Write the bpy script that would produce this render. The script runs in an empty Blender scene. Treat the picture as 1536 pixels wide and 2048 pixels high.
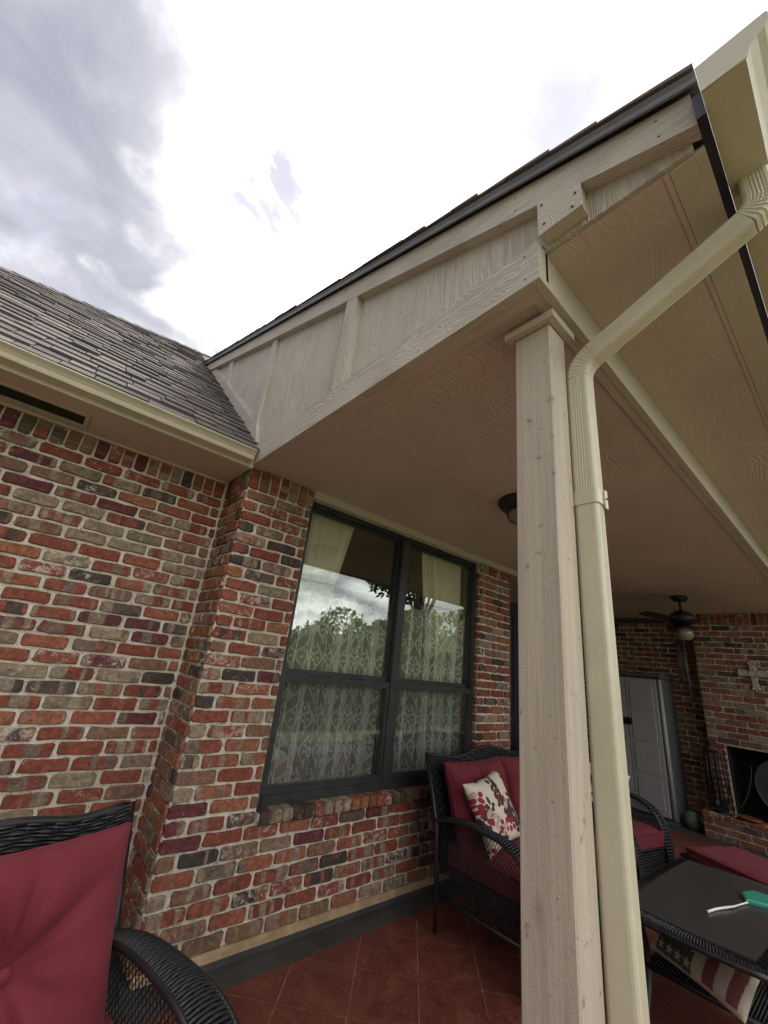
import bpy, math, random
import numpy as np
from mathutils import Matrix, Vector
random.seed(11); rng = np.random.default_rng(5)
R = math.radians
scn = bpy.context.scene
col = scn.collection

# ------------------------------------------------------------------ camera
cam = bpy.data.cameras.new('camera'); camo = bpy.data.objects.new('camera', cam); col.objects.link(camo)
yaw, pit, rol = 0.68823, 0.35671, 0.11415
fw = Vector((math.sin(yaw)*math.cos(pit), math.cos(yaw)*math.cos(pit), math.sin(pit)))
r0 = Vector((math.cos(yaw), -math.sin(yaw), 0)); u0 = r0.cross(fw)
rt = r0*math.cos(rol)+u0*math.sin(rol); up = -r0*math.sin(rol)+u0*math.cos(rol)
m = Matrix((rt, up, -fw)).transposed().to_4x4(); m.translation = Vector((-0.79888, -2.28985, 1.39234))
camo.matrix_world = m
cam.sensor_fit = 'VERTICAL'; cam.sensor_height = 36.0; cam.lens = 810.34/2048*36
cam.clip_start = 0.02; cam.clip_end = 1500
scn.camera = camo
scn.view_settings.view_transform = 'Standard'; scn.view_settings.look = 'None'
scn.view_settings.exposure = 2.12; scn.view_settings.gamma = 1.0
scn.render.engine = 'CYCLES'
scn.cycles.max_bounces = 10; scn.cycles.diffuse_bounces = 5; scn.cycles.transparent_max_bounces = 24

# ------------------------------------------------------------------ node helper
class NT:
    def __init__(s, tree): s.t = tree
    def n(s, typ, props=None, **ins):
        nd = s.t.nodes.new(typ)
        for k, v in (props or {}).items(): setattr(nd, k, v)
        for k, v in ins.items():
            key = int(k[1:]) if k[0] == '_' and k[1:].isdigit() else k.replace('_', ' ')
            if isinstance(v, bpy.types.NodeSocket): s.t.links.new(v, nd.inputs[key])
            else: nd.inputs[key].default_value = v
        return nd
    def m(s, op, a, b=0.0, c=None):
        nd = s.t.nodes.new('ShaderNodeMath'); nd.operation = op
        for i, v in enumerate((a, b, c)):
            if v is None: continue
            if isinstance(v, bpy.types.NodeSocket): s.t.links.new(v, nd.inputs[i])
            else: nd.inputs[i].default_value = v
        return nd.outputs[0]
    def ramp(s, fac, stops, interp='LINEAR'):
        nd = s.t.nodes.new('ShaderNodeValToRGB'); s.t.links.new(fac, nd.inputs[0]); cr = nd.color_ramp; cr.interpolation = interp
        while len(cr.elements) < len(stops): cr.elements.new(0.5)
        for e, (p, c) in zip(cr.elements, stops):
            e.position = p
            if isinstance(c, (int, float)): c = (c, c, c)
            e.color = (c[0], c[1], c[2], 1)
        return nd.outputs[0]
    def mix(s, f, a, b, bt='MIX'):
        nd = s.t.nodes.new('ShaderNodeMix'); nd.data_type = 'RGBA'; nd.blend_type = bt
        for i, v in ((0, f), (6, a), (7, b)):
            if isinstance(v, bpy.types.NodeSocket): s.t.links.new(v, nd.inputs[i])
            elif i == 0: nd.inputs[0].default_value = v
            else: nd.inputs[i].default_value = (v[0], v[1], v[2], 1)
        return nd.outputs[2]
    def noise(s, vec, scale, detail=3, rough=0.55, dist=0.0, out=0):
        nd = s.n('ShaderNodeTexNoise', Scale=scale, Detail=detail, Roughness=rough, Distortion=dist)
        if vec is not None: s.t.links.new(vec, nd.inputs['Vector'])
        return nd.outputs[out]
    def mapv(s, vec, scale=(1, 1, 1), rot=(0, 0, 0), loc=(0, 0, 0)):
        nd = s.n('ShaderNodeMapping', Scale=scale, Rotation=rot, Location=loc); s.t.links.new(vec, nd.inputs['Vector'])
        return nd.outputs[0]

def newmat(name):
    mt = bpy.data.materials.new(name); mt.use_nodes = True; mt.node_tree.nodes.clear()
    return mt, NT(mt.node_tree)
def finish(mt, k, color, rough=0.7, bump=None, bstr=0.3, bdist=0.01, spec=0.5, metal=0.0, alpha=None, extra=None):
    b = k.n('ShaderNodeBsdfPrincipled', Metallic=metal)
    for key, v in (('Base Color', color), ('Roughness', rough), ('Specular IOR Level', spec)):
        if isinstance(v, bpy.types.NodeSocket): k.t.links.new(v, b.inputs[key])
        elif key == 'Base Color': b.inputs[key].default_value = (v[0], v[1], v[2], 1)
        else: b.inputs[key].default_value = v
    if bump is not None:
        bp = k.n('ShaderNodeBump', Strength=bstr, Distance=bdist, Height=bump); k.t.links.new(bp.outputs[0], b.inputs['Normal'])
    if extra:
        for kk, v in extra.items(): b.inputs[kk].default_value = v
    o = k.n('ShaderNodeOutputMaterial', Surface=b.outputs[0])
    return mt

# ------------------------------------------------------------------ world: cloudy bright sky
SUN = Vector((0.40, 0.41, 0.82)).normalized()
w = bpy.data.worlds.new('World'); scn.world = w; w.use_nodes = True; w.node_tree.nodes.clear(); k = NT(w.node_tree)
tc = k.n('ShaderNodeTexCoord').outputs['Generated']
sky = k.n('ShaderNodeTexSky', dict(sky_type='NISHITA', sun_disc=False, sun_elevation=math.asin(SUN.z), sun_rotation=math.atan2(SUN.x, SUN.y)))
skyc = k.mix(1.0, sky.outputs[0], (0.10, 0.10, 0.10), 'MULTIPLY')
sep = k.n('ShaderNodeSeparateXYZ', Vector=tc)
zz = k.m('ADD', k.m('MAXIMUM', sep.outputs[2], 0.0), 0.32)
px = k.m('DIVIDE', sep.outputs[0], zz); py = k.m('DIVIDE', sep.outputs[1], zz)
cv = k.n('ShaderNodeCombineXYZ', X=px, Y=py).outputs[0]
n1 = k.noise(k.mapv(cv, (1, 1, 1), loc=(3.1, 1.7, 0)), 1.7, 7, 0.52, 0.35)
n2 = k.noise(k.mapv(cv, (1, 1, 1), loc=(7.3, 0.4, 2)), 5.5, 6, 0.55, 0.4)
n3 = k.noise(k.mapv(cv, (1, 1, 1), loc=(0.3, 5.9, 4)), 3.2, 5, 0.5, 0.3)
dot = k.n('ShaderNodeVectorMath', dict(operation='DOT_PRODUCT'), _0=tc, _1=tuple(SUN)).outputs['Value']
# a heavy bank of cloud stands to the north-west: its edge is broken by noise
bank = k.n('ShaderNodeVectorMath', dict(operation='DOT_PRODUCT'), _0=tc, _1=tuple(Vector((-0.86, 0.50, -0.02)).normalized())).outputs['Value']
bk = k.m('ADD', bank, k.m('MULTIPLY', k.m('SUBTRACT', n1, 0.5), 1.25))
bk = k.m('ADD', bk, k.m('MULTIPLY', k.m('SUBTRACT', n2, 0.5), 0.75))
bkm = k.n('ShaderNodeMapRange', dict(interpolation_type='SMOOTHSTEP'), Value=bk, _1=-0.16, _2=0.40).outputs[0]
glow = k.n('ShaderNodeMapRange', dict(interpolation_type='SMOOTHSTEP'), Value=dot, _1=-0.2, _2=1.0).outputs[0]
white = k.mix(glow, (0.82, 0.815, 0.80), (1.05, 1.02, 0.975))
shade = k.ramp(k.m('ADD', k.m('MULTIPLY', n2, 0.65), k.m('MULTIPLY', n3, 0.35)), [(0.33, (0.098, 0.100, 0.122)), (0.45, (0.124, 0.127, 0.148)), (0.54, (0.152, 0.153, 0.174)), (0.64, (0.21, 0.21, 0.23))])
veil = k.n('ShaderNodeMapRange', dict(interpolation_type='SMOOTHSTEP'), Value=k.m('ADD', k.m('MULTIPLY', n1, 0.55), k.m('MULTIPLY', n3, 0.45)), _1=0.40, _2=0.58).outputs[0]
white = k.mix(k.m('MULTIPLY', veil, 0.92), white, (0.205, 0.209, 0.220))
cl = k.mix(bkm, white, shade)
# torn grey scraps of cloud on the bright part
rn = k.noise(k.mapv(cv, (1, 1, 1), loc=(4.45, 2.0, 7)), 9.0, 7, 0.62, 0.9)
def scrap(d, r0_, r1_, amt, colr, cl):
    dt = k.n('ShaderNodeVectorMath', dict(operation='DOT_PRODUCT'), _0=tc, _1=tuple(Vector(d).normalized())).outputs['Value']
    dt = k.m('ADD', dt, k.m('MULTIPLY', k.m('SUBTRACT', rn, 0.5), 0.014))
    mk = k.n('ShaderNodeMapRange', dict(interpolation_type='SMOOTHSTEP'), Value=dt, _1=math.cos(r0_), _2=math.cos(r1_)).outputs[0]
    return k.mix(k.m('MULTIPLY', mk, amt), cl, colr)
for d, a_, b_, m_ in (((0.165, 0.560, 0.812), 0.105, 0.0, 0.95), ((0.105, 0.575, 0.811), 0.075, 0.0, 0.95), ((0.060, 0.560, 0.826), 0.065, 0.0, 0.8), ((0.374, 0.119, 0.92), 0.23, 0.0, 0.8), ((0.13, -0.35, 0.93), 0.2, 0.05, 0.9), ((-0.5, -0.6, 0.6), 0.3, 0.1, 0.8), ((0.7, -0.6, 0.5), 0.25, 0.05, 0.8)):
    cl = scrap(d, a_, b_, m_, (0.185, 0.184, 0.215), cl)
op = k.n('ShaderNodeMapRange', Value=n3, _1=0.58, _2=0.75).outputs[0]
cl = k.mix(k.m('MULTIPLY', op, 0.15), cl, skyc)
bg = k.n('ShaderNodeBackground', Color=cl, Strength=1.0)
k.n('ShaderNodeOutputWorld', Surface=bg.outputs[0])

sl = bpy.data.lights.new('sun', 'SUN'); sl.energy = 1.4; sl.angle = R(14); sl.color = (1.0, 0.96, 0.9)
so = bpy.data.objects.new('sun', sl); col.objects.link(so); so.rotation_euler = SUN.to_track_quat('Z', 'Y').to_euler(); so.location = (0, 0, 30)

# ------------------------------------------------------------------ materials
def G(k): return k.n('ShaderNodeNewGeometry')
def brick_mat(name, vertical=False, tan=False):
    mt, k = newmat(name)
    g = G(k); oi = k.n('ShaderNodeObjectInfo')
    rnd = k.m('FRACT', k.m('ADD', k.m('MULTIPLY', oi.outputs['Random'], 5.37), g.outputs['Random Per Island']))
    rn2 = k.m('FRACT', k.m('MULTIPLY', rnd, 17.31)); rn3 = k.m('FRACT', k.m('MULTIPLY', rnd, 41.7))
    sp = k.n('ShaderNodeSeparateXYZ', Vector=g.outputs['Position'])
    s = sp.outputs[2] if vertical else k.m('ADD', sp.outputs[0], sp.outputs[1])
    off = k.m('MULTIPLY', rnd, 37.0)
    base = k.ramp(k.m('ADD', k.m('MULTIPLY', rnd, 0.34), 0.46) if tan else rnd, [(0.0, (0.235, 0.062, 0.036)), (0.15, (0.275, 0.088, 0.048)), (0.27, (0.205, 0.052, 0.034)), (0.36, (0.30, 0.112, 0.058)), (0.485, (0.240, 0.175, 0.115)),
                        (0.55, (0.060, 0.043, 0.037)), (0.625, (0.120, 0.030, 0.036)), (0.675, (0.285, 0.215, 0.142)), (0.725, (0.24, 0.070, 0.042)), (0.85, (0.215, 0.115, 0.075)), (0.94, (0.105, 0.074, 0.058))], 'CONSTANT')
    sec = k.ramp(rn2, [(0.0, (0.245, 0.190, 0.135)), (0.40, (0.170, 0.130, 0.095)), (0.6, (0.26, 0.085, 0.048)), (0.70, (0.065, 0.048, 0.040)), (0.78, (0.29, 0.23, 0.165))], 'CONSTANT')
    c1 = k.n('ShaderNodeCombineXYZ', X=k.m('ADD', s, off), Y=off).outputs[0]
    edge = k.noise(g.outputs['Position'], 60, 2)
    bn = k.noise(k.n('ShaderNodeCombineXYZ', X=k.m('ADD', k.m('ADD', s, off), k.m('MULTIPLY', edge, 0.006)), Y=off).outputs[0], 17, 1, 0.4)
    bm = k.n('ShaderNodeMapRange', Value=bn, _1=0.52, _2=0.545).outputs[0]
    bm = k.m('MULTIPLY', bm, k.m('GREATER_THAN', rn3, 0.30))
    c = k.mix(k.m('MULTIPLY', bm, 0.9), base, sec)
    streak = k.noise(k.n('ShaderNodeCombineXYZ', X=k.m('ADD', s, off), Y=sp.outputs[2], Z=sp.outputs[1]).outputs[0], 45, 6, 0.7, 0.6)
    blot = k.noise(g.outputs['Position'], 21, 4, 0.6, 0.7)
    c = k.mix(k.m('MULTIPLY', k.n('ShaderNodeMapRange', Value=blot, _1=0.52, _2=0.66).outputs[0], 0.6), c, k.mix(rn3, (0.24, 0.115, 0.06), (0.055, 0.038, 0.034)))
    c = k.mix(0.9, c, k.ramp(streak, [(0.3, 0.38), (0.5, 0.90), (0.7, 1.65)]), 'MULTIPLY')
    # lime and paint smears, a few bricks have much
    sm = k.noise(g.outputs['Position'], 34, 7, 0.75, 0.5)
    thr = k.m('SUBTRACT', 0.655, k.m('MULTIPLY', k.m('POWER', k.m('FRACT', k.m('MULTIPLY', rnd, 91.3)), 3.0), 0.19))
    smm = k.n('ShaderNodeMapRange', Value=sm, _1=thr, _2=k.m('ADD', thr, 0.13)).outputs[0]
    c = k.mix(k.m('MULTIPLY', smm, 0.85), c, (0.58, 0.51, 0.42))
    spk = k.n('ShaderNodeMapRange', Value=k.noise(g.outputs['Position'], 170, 2, 0.5), _1=0.72, _2=0.78).outputs[0]  # pale specks near the floor: wet glints painted into the brick colour
    low = k.n('ShaderNodeMapRange', Value=sp.outputs[2], _1=0.75, _2=0.15).outputs[0]
    c = k.mix(k.m('MULTIPLY', k.m('MULTIPLY', spk, low), 0.8), c, (0.65, 0.62, 0.58))
    if not vertical:
        dm = k.n('ShaderNodeMapRange', Value=sp.outputs[2], _1=0.15, _2=0.09).outputs[0]
        c = k.mix(k.m('MULTIPLY', dm, 0.55), c, (0.20, 0.11, 0.045))
    h = k.m('ADD', k.m('MULTIPLY', k.noise(g.outputs['Position'], 38, 5, 0.7, 0.8), 1.0), k.m('MULTIPLY', k.noise(g.outputs['Position'], 260, 3), 0.35))
    return finish(mt, k, c, k.ramp(sm, [(0.3, 0.6), (0.7, 0.85)]), h, 0.75, 0.006, spec=0.35)
M = {}
M['brick'] = brick_mat('tumbled brick'); M['brick_v'] = brick_mat('tumbled brick on end', True); M['brick_tan'] = brick_mat('tan tumbled brick', False, True)

mt, k = newmat('lime mortar'); g = G(k); P = g.outputs['Position']
nn = k.noise(P, 9, 5); c = k.ramp(nn, [(0.3, (0.58, 0.51, 0.40)), (0.55, (0.76, 0.69, 0.57)), (0.75, (0.84, 0.78, 0.66))])
c = k.mix(k.n('ShaderNodeMapRange', Value=k.noise(P, 55, 4, 0.6), _1=0.56, _2=0.68).outputs[0], c, (0.30, 0.26, 0.21))
M['mortar'] = finish(mt, k, c, 0.93, k.m('ADD', k.noise(P, 42, 5, 0.7, 0.5), k.m('MULTIPLY', k.noise(P, 180, 3), 0.5)), 0.9, 0.012, spec=0.2)

def paint_mat(name, colr, grain_axis=0, gscale=1.0, bs=0.5, rough=0.6, dist=0.004, ringf=170.0, aniso=1.3):
    """textured wood-grain board, painted"""
    mt, k = newmat(name); g = G(k); P = g.outputs['Position']
    st = [(aniso, 12, 12), (12, aniso, 12), (12, 12, aniso)][grain_axis]
    v = k.mapv(P, tuple(a*gscale for a in st))
    nz = k.noise(v, 0.55, 2, 0.45, 0.35)
    rings = k.m('SINE', k.m('MULTIPLY', nz, ringf))
    fine = k.noise(k.mapv(P, tuple(a*gscale*7 for a in st)), 1.0, 4, 0.6)
    h = k.m('ADD', k.m('MULTIPLY', rings, 0.5), fine)
    mask = k.ramp(k.noise(P, 2.2*gscale, 2), [(0.4, 0.25), (0.62, 1.0)])
    h = k.m('MULTIPLY', h, mask)
    big = k.noise(P, 1.7, 4)
    c = k.mix(1.0, k.ramp(big, [(0.3, 0.90), (0.7, 1.06)]), colr, 'MULTIPLY')
    c = k.mix(k.n('ShaderNodeMapRange', Value=k.noise(P, 23, 5, 0.65), _1=0.60, _2=0.8).outputs[0], c, tuple(x*0.72 for x in colr))
    return finish(mt, k, c, rough, h, bs, dist, spec=0.35)
BE = (0.56, 0.495, 0.42)
M['beige_y'] = paint_mat('beige painted board', BE, 1, 2.4, 0.6, dist=0.005)
M['beige_z'] = paint_mat('beige painted siding', BE, 2, 2.0, 0.6, dist=0.005)
M['beige_x'] = paint_mat('beige painted trim', (0.56, 0.495, 0.41), 0, 1.3, 0.35, dist=0.003, ringf=260.0)
M['soffit'] = paint_mat('beige painted soffit panel', (0.63, 0.51, 0.455), 0, 0.75, 0.5, dist=0.005, ringf=190.0, aniso=4.0)
M['soffit_flat'] = paint_mat('beige painted smooth soffit', (0.60, 0.49, 0.425), 0, 0.6, 0.12)

mt, k = newmat('rough sawn post'); g = G(k); P = g.outputs['Position']
v = k.mapv(P, (55, 55, 2.2)); gr = k.noise(v, 1.0, 5, 0.6, 0.3); blot = k.noise(P, 30, 4, 0.6)
c = k.mix(1.0, k.ramp(gr, [(0.3, 0.84), (0.7, 1.08)]), (0.54, 0.465, 0.375), 'MULTIPLY')
c = k.mix(k.n('ShaderNodeMapRange', Value=blot, _1=0.63, _2=0.72).outputs[0], c, (0.30, 0.24, 0.185))
kv = k.n('ShaderNodeTexVoronoi', Scale=1.0, Vector=k.mapv(P, (7, 7, 2.6), loc=(0.3, 0.1, 0.45))); kd = kv.outputs['Distance']
knot = k.n('ShaderNodeMapRange', Value=kd, _1=0.11, _2=0.03).outputs[0]
c = k.mix(k.m('MULTIPLY', knot, 0.45), c, (0.22, 0.16, 0.11))
h = k.m('ADD', gr, k.m('ADD', k.m('MULTIPLY', knot, -0.25), k.m('MULTIPLY', k.noise(P, 220, 3), 0.5)))
M['post'] = finish(mt, k, c, 0.72, h, 0.6, 0.005, spec=0.3)

def metal_paint(name, c, rough=0.35):
    mt, k = newmat(name); g = G(k); P = g.outputs['Position']
    d = k.noise(P, 6, 5, 0.65); cc = k.mix(1.0, k.ramp(d, [(0.3, 0.88), (0.65, 1.03)]), c, 'MULTIPLY')
    cc = k.mix(k.n('ShaderNodeMapRange', Value=k.noise(k.mapv(P, (40, 40, 3)), 1.0, 4), _1=0.6, _2=0.85).outputs[0], cc, tuple(x*0.7 for x in c))
    return finish(mt, k, cc, k.ramp(d, [(0.3, rough+0.1), (0.7, rough)]), k.noise(P, 14, 3), 0.08, 0.004, spec=0.5)
M['cream'] = metal_paint('cream enamelled aluminium', (0.62, 0.57, 0.43), 0.30)
M['drip'] = metal_paint('slate grey drip metal', (0.21, 0.215, 0.25), 0.35)
M['dark_metal'] = metal_paint('near black metal', (0.012, 0.012, 0.017), 0.4)

mt, k = newmat('asphalt shingle'); g = G(k); oi = k.n('ShaderNodeObjectInfo'); P = g.outputs['Position']
rr = k.m('FRACT', k.m('ADD', oi.outputs['Random'], g.outputs['Random Per Island']))
c = k.ramp(rr, [(0.0, (0.075, 0.066, 0.062)), (0.5, (0.120, 0.106, 0.098)), (1.0, (0.175, 0.150, 0.136))])
gn = k.noise(P, 420, 2, 0.6)
c = k.mix(0.8, c, k.ramp(gn, [(0.35, 0.55), (0.65, 1.45)]), 'MULTIPLY')
c = k.mix(k.ramp(k.noise(P, 7, 3), [(0.45, 0.0), (0.7, 0.5)]), c, (0.08, 0.070, 0.068))
M['shingle'] = finish(mt, k, c, 0.92, gn, 0.5, 0.003, spec=0.25)

mt, k = newmat('red stained concrete'); g = G(k); oi = k.n('ShaderNodeObjectInfo'); P = g.outputs['Position']
a = k.noise(P, 3.2, 6, 0.65, 0.6); b = k.noise(P, 16, 6, 0.7, 1.0)
c = k.ramp(a, [(0.3, (0.105, 0.027, 0.020)), (0.5, (0.155, 0.043, 0.029)), (0.7, (0.215, 0.072, 0.046))])
c = k.mix(0.7, c, k.ramp(b, [(0.3, 0.55), (0.55, 1.1), (0.75, 1.7)]), 'MULTIPLY')
c = k.mix(k.n('ShaderNodeMapRange', Value=k.noise(P, 70, 4, 0.7, 1.0), _1=0.60, _2=0.70).outputs[0], c, (0.34, 0.17, 0.12))
sc1 = k.noise(k.mapv(P, (9, 2.0, 1), rot=(0, 0, 0.6)), 6.0, 5, 0.7, 1.5)
c = k.mix(k.m('MULTIPLY', k.n('ShaderNodeMapRange', Value=sc1, _1=0.62, _2=0.72).outputs[0], 0.5), c, (0.33, 0.18, 0.14))
c = k.mix(k.m('MULTIPLY', k.n('ShaderNodeMapRange', Value=k.noise(P, 1.6, 4, 0.6), _1=0.5, _2=0.68).outputs[0], 0.45), c, (0.065, 0.018, 0.014))
c = k.mix(0.35, c, k.ramp(oi.outputs['Random'], [(0, 0.8), (1, 1.15)]), 'MULTIPLY')
M['red_floor'] = finish(mt, k, c, k.ramp(b, [(0.35, 0.30), (0.7, 0.55)]), k.m('ADD', b, k.noise(P, 90, 3)), 0.12, 0.004, spec=0.5)
mt, k = newmat('grey border concrete'); P = G(k).outputs['Position']; a = k.noise(P, 5, 6, 0.65, 0.5)
M['grey_floor'] = finish(mt, k, k.ramp(a, [(0.3, (0.035, 0.035, 0.036)), (0.6, (0.062, 0.060, 0.056)), (0.8, (0.10, 0.085, 0.075))]), 0.5, k.noise(P, 60, 4), 0.15, 0.004)
mt, k = newmat('tan concrete ledge'); P = G(k).outputs['Position']; a = k.noise(P, 11, 6, 0.65, 0.5)
M['ledge'] = finish(mt, k, k.ramp(a, [(0.3, (0.27, 0.17, 0.09)), (0.6, (0.42, 0.29, 0.17)), (0.8, (0.50, 0.38, 0.25))]), 0.8, k.noise(P, 60, 4), 0.5, 0.006)
mt, k = newmat('groove dust'); P = G(k).outputs['Position']
M['groove'] = finish(mt, k, k.ramp(k.noise(P, 6, 4), [(0.35, (0.20, 0.075, 0.052)), (0.6, (0.40, 0.22, 0.16))]), 0.8)

mt, k = newmat('black resin wicker'); P = G(k).outputs['Position']; a = k.noise(P, 80, 4)
M['wicker'] = finish(mt, k, k.ramp(a, [(0.35, (0.007, 0.0075, 0.0095)), (0.7, (0.019, 0.021, 0.025))]), 0.42, k.noise(P, 350, 3), 0.4, 0.002, spec=0.5)
mt, k = newmat('black tube frame'); P = G(k).outputs['Position']
M['tube'] = finish(mt, k, k.ramp(k.noise(P, 20, 3), [(0.3, (0.010, 0.009, 0.010)), (0.7, (0.020, 0.018, 0.018))]), 0.38)

mt, k = newmat('burgundy outdoor cloth'); tcn = k.n('ShaderNodeTexCoord').outputs['Object']; P = G(k).outputs['Position']
wv = k.m('ADD', k.n('ShaderNodeTexWave', dict(bands_direction='X'), Scale=260.0, Vector=tcn).outputs['Fac'], k.n('ShaderNodeTexWave', dict(bands_direction='Z'), Scale=260.0, Vector=tcn).outputs['Fac'])
a = k.noise(P, 5, 4, 0.6)
c = k.ramp(a, [(0.3, (0.135, 0.018, 0.027)), (0.7, (0.175, 0.026, 0.036))])
M['burgundy'] = finish(mt, k, c, 0.85, k.m('ADD', k.m('MULTIPLY', wv, 0.3), k.m('MULTIPLY', k.noise(tcn, 14, 3, 0.5, 0.5), 2.5)), 0.25, 0.004, spec=0.25, extra={'Sheen Weight': 0.08, 'Sheen Roughness': 0.5, 'Sheen Tint': (0.9, 0.5, 0.55, 1)})

def attr_mat(name, rough=0.85, fabric=True, transl=0.0, mul=1.0):
    mt, k = newmat(name); at = k.n('ShaderNodeAttribute', dict(attribute_name='print')); tcn = k.n('ShaderNodeTexCoord').outputs['Object']
    c = k.mix(0.5, at.outputs['Color'], k.ramp(k.noise(tcn, 60, 4), [(0.3, 0.8), (0.7, 1.15)]), 'MULTIPLY')
    return finish(mt, k, c, rough, k.noise(tcn, 300, 2), 0.3, 0.002, spec=0.2)
M['print'] = attr_mat('printed cotton')
# lace: printed pattern + translucent
mt, k = newmat('lace curtain cloth'); at = k.n('ShaderNodeAttribute', dict(attribute_name='print'))
d = k.n('ShaderNodeBsdfDiffuse', Color=at.outputs['Color']); tl = k.n('ShaderNodeBsdfTranslucent', Color=at.outputs['Color']); tr = k.n('ShaderNodeBsdfTransparent')
m1 = k.n('ShaderNodeMixShader', _0=0.15, _1=d.outputs[0], _2=tl.outputs[0])
lwf = k.n('ShaderNodeLayerWeight', Blend=0.5).outputs['Facing']
tf = k.m('MULTIPLY', k.m('POWER', k.m('SUBTRACT', 1.0, lwf), 2.2), k.m('SUBTRACT', 2.3, k.m('MULTIPLY', k.n('ShaderNodeSeparateColor', Color=at.outputs['Color']).outputs[0], 2.0)))
m2 = k.n('ShaderNodeMixShader', _0=k.m('MULTIPLY', k.m('MINIMUM', tf, 0.85), 0.72), _1=m1.outputs[0], _2=tr.outputs[0])
k.n('ShaderNodeOutputMaterial', Surface=m2.outputs[0]); M['lace'] = mt
mt, k = newmat('sage drape cloth'); P = G(k).outputs['Position']
M['drape'] = finish(mt, k, k.ramp(k.noise(P, 8, 3), [(0.3, (0.72, 0.70, 0.52)), (0.7, (0.82, 0.79, 0.60))]), 0.8, k.noise(P, 200, 2), 0.1, 0.002)
# glass: thin pane, mirror by fresnel, clear otherwise
mt, k = newmat('window glass'); g = G(k)
bp = k.n('ShaderNodeBump', Strength=0.03, Distance=0.004, Height=k.noise(g.outputs['Position'], 2.5, 2))
ca = k.m('ABSOLUTE', k.n('ShaderNodeVectorMath', dict(operation='DOT_PRODUCT'), _0=g.outputs['Incoming'], _1=g.outputs['Normal']).outputs['Value'])
fres = k.m('ADD', 0.12, k.m('MULTIPLY', 0.88, k.m('POWER', k.m('SUBTRACT', 1.0, ca), 4.0)))
gl = k.n('ShaderNodeBsdfGlossy', Roughness=0.0, Color=(0.95, 1.0, 0.97, 1), Normal=bp.outputs[0]); tr = k.n('ShaderNodeBsdfTransparent', Color=(0.97, 0.985, 0.965, 1))
mx = k.n('ShaderNodeMixShader', _0=fres, _1=tr.outputs[0], _2=gl.outputs[0]); k.n('ShaderNodeOutputMaterial', Surface=mx.outputs[0]); M['glass'] = mt
mt, k = newmat('insect screen mesh'); d = k.n('ShaderNodeBsdfDiffuse', Color=(0.06, 0.06, 0.058, 1)); tr = k.n('ShaderNodeBsdfTransparent')
mx = k.n('ShaderNodeMixShader', _0=0.12, _1=tr.outputs[0], _2=d.outputs[0]); k.n('ShaderNodeOutputMaterial', Surface=mx.outputs[0]); M['screen'] = mt
mt, k = newmat('charcoal window frame'); P = G(k).outputs['Position']
M['frame'] = finish(mt, k, k.ramp(k.noise(P, 12, 4), [(0.3, (0.018, 0.020, 0.022)), (0.7, (0.038, 0.041, 0.042))]), 0.45, k.noise(P, 90, 2), 0.1, 0.002)
def plain(name, c, rough=0.6, metal=0.0, var=0.15, spec=0.5, ns=15):
    mt, k = newmat(name); P = G(k).outputs['Position']; n_ = k.noise(P, ns, 4)
    return finish(mt, k, k.ramp(n_, [(0.3, tuple(x*(1-var) for x in c)), (0.7, tuple(min(1, x*(1+var)) for x in c))]), rough, k.noise(P, 60, 3), 0.12, 0.003, spec=spec, metal=metal)
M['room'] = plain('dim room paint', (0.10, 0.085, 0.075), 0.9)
M['vent'] = plain('dark vent mesh', (0.03, 0.026, 0.024), 0.8)
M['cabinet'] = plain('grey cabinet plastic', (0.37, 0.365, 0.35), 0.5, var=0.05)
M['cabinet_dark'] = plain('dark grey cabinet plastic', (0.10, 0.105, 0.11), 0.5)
M['iron'] = plain('black wrought iron', (0.012, 0.011, 0.012), 0.5)
M['iron_grey'] = plain('sooty grey iron', (0.055, 0.053, 0.052), 0.45)
M['soot'] = plain('sooty firebrick', (0.012, 0.011, 0.010), 0.95)
M['white_iron'] = plain('weathered white cast metal', (0.42, 0.38, 0.31), 0.7, var=0.3, ns=60)
M['copper'] = plain('copper dish', (0.55, 0.22, 0.11), 0.3, metal=0.8)
M['green_plastic'] = plain('teal green plastic', (0.04, 0.30, 0.21), 0.3, var=0.06)
M['white'] = plain('white plastic strap', (0.78, 0.78, 0.75), 0.5, var=0.04)
M['pale_green'] = plain('pale green glaze', (0.13, 0.17, 0.09), 0.5)
M['smoke_glass'] = plain('smoked table glass', (0.050, 0.044, 0.042), 0.30, var=0.1, spec=0.6)
M['lamp_glass'] = plain('ribbed lamp glass', (0.24, 0.215, 0.15), 0.15)
M['bark'] = plain('bark', (0.09, 0.07, 0.05), 0.9)
M['navy'] = plain('dark navy door paint', (0.010, 0.012, 0.022), 0.4)
mt, k = newmat('leaf'); g = G(k)
c = k.ramp(g.outputs['Random Per Island'], [(0.0, (0.045, 0.085, 0.015)), (0.5, (0.085, 0.15, 0.025)), (1.0, (0.15, 0.22, 0.04))])
bb = k.n('ShaderNodeBsdfDiffuse', Color=c); t2 = k.n('ShaderNodeBsdfTranslucent', Color=c); mx = k.n('ShaderNodeMixShader', _0=0.45, _1=bb.outputs[0], _2=t2.outputs[0])
k.n('ShaderNodeOutputMaterial', Surface=mx.outputs[0]); M['leaf'] = mt
mt, k = newmat('lawn grass'); P = G(k).outputs['Position']
M['lawn'] = finish(mt, k, k.ramp(k.noise(P, 2.5, 6, 0.7), [(0.3, (0.10, 0.12, 0.05)), (0.7, (0.18, 0.185, 0.10))]), 0.9, k.noise(P, 50, 4), 0.8, 0.03)

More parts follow.
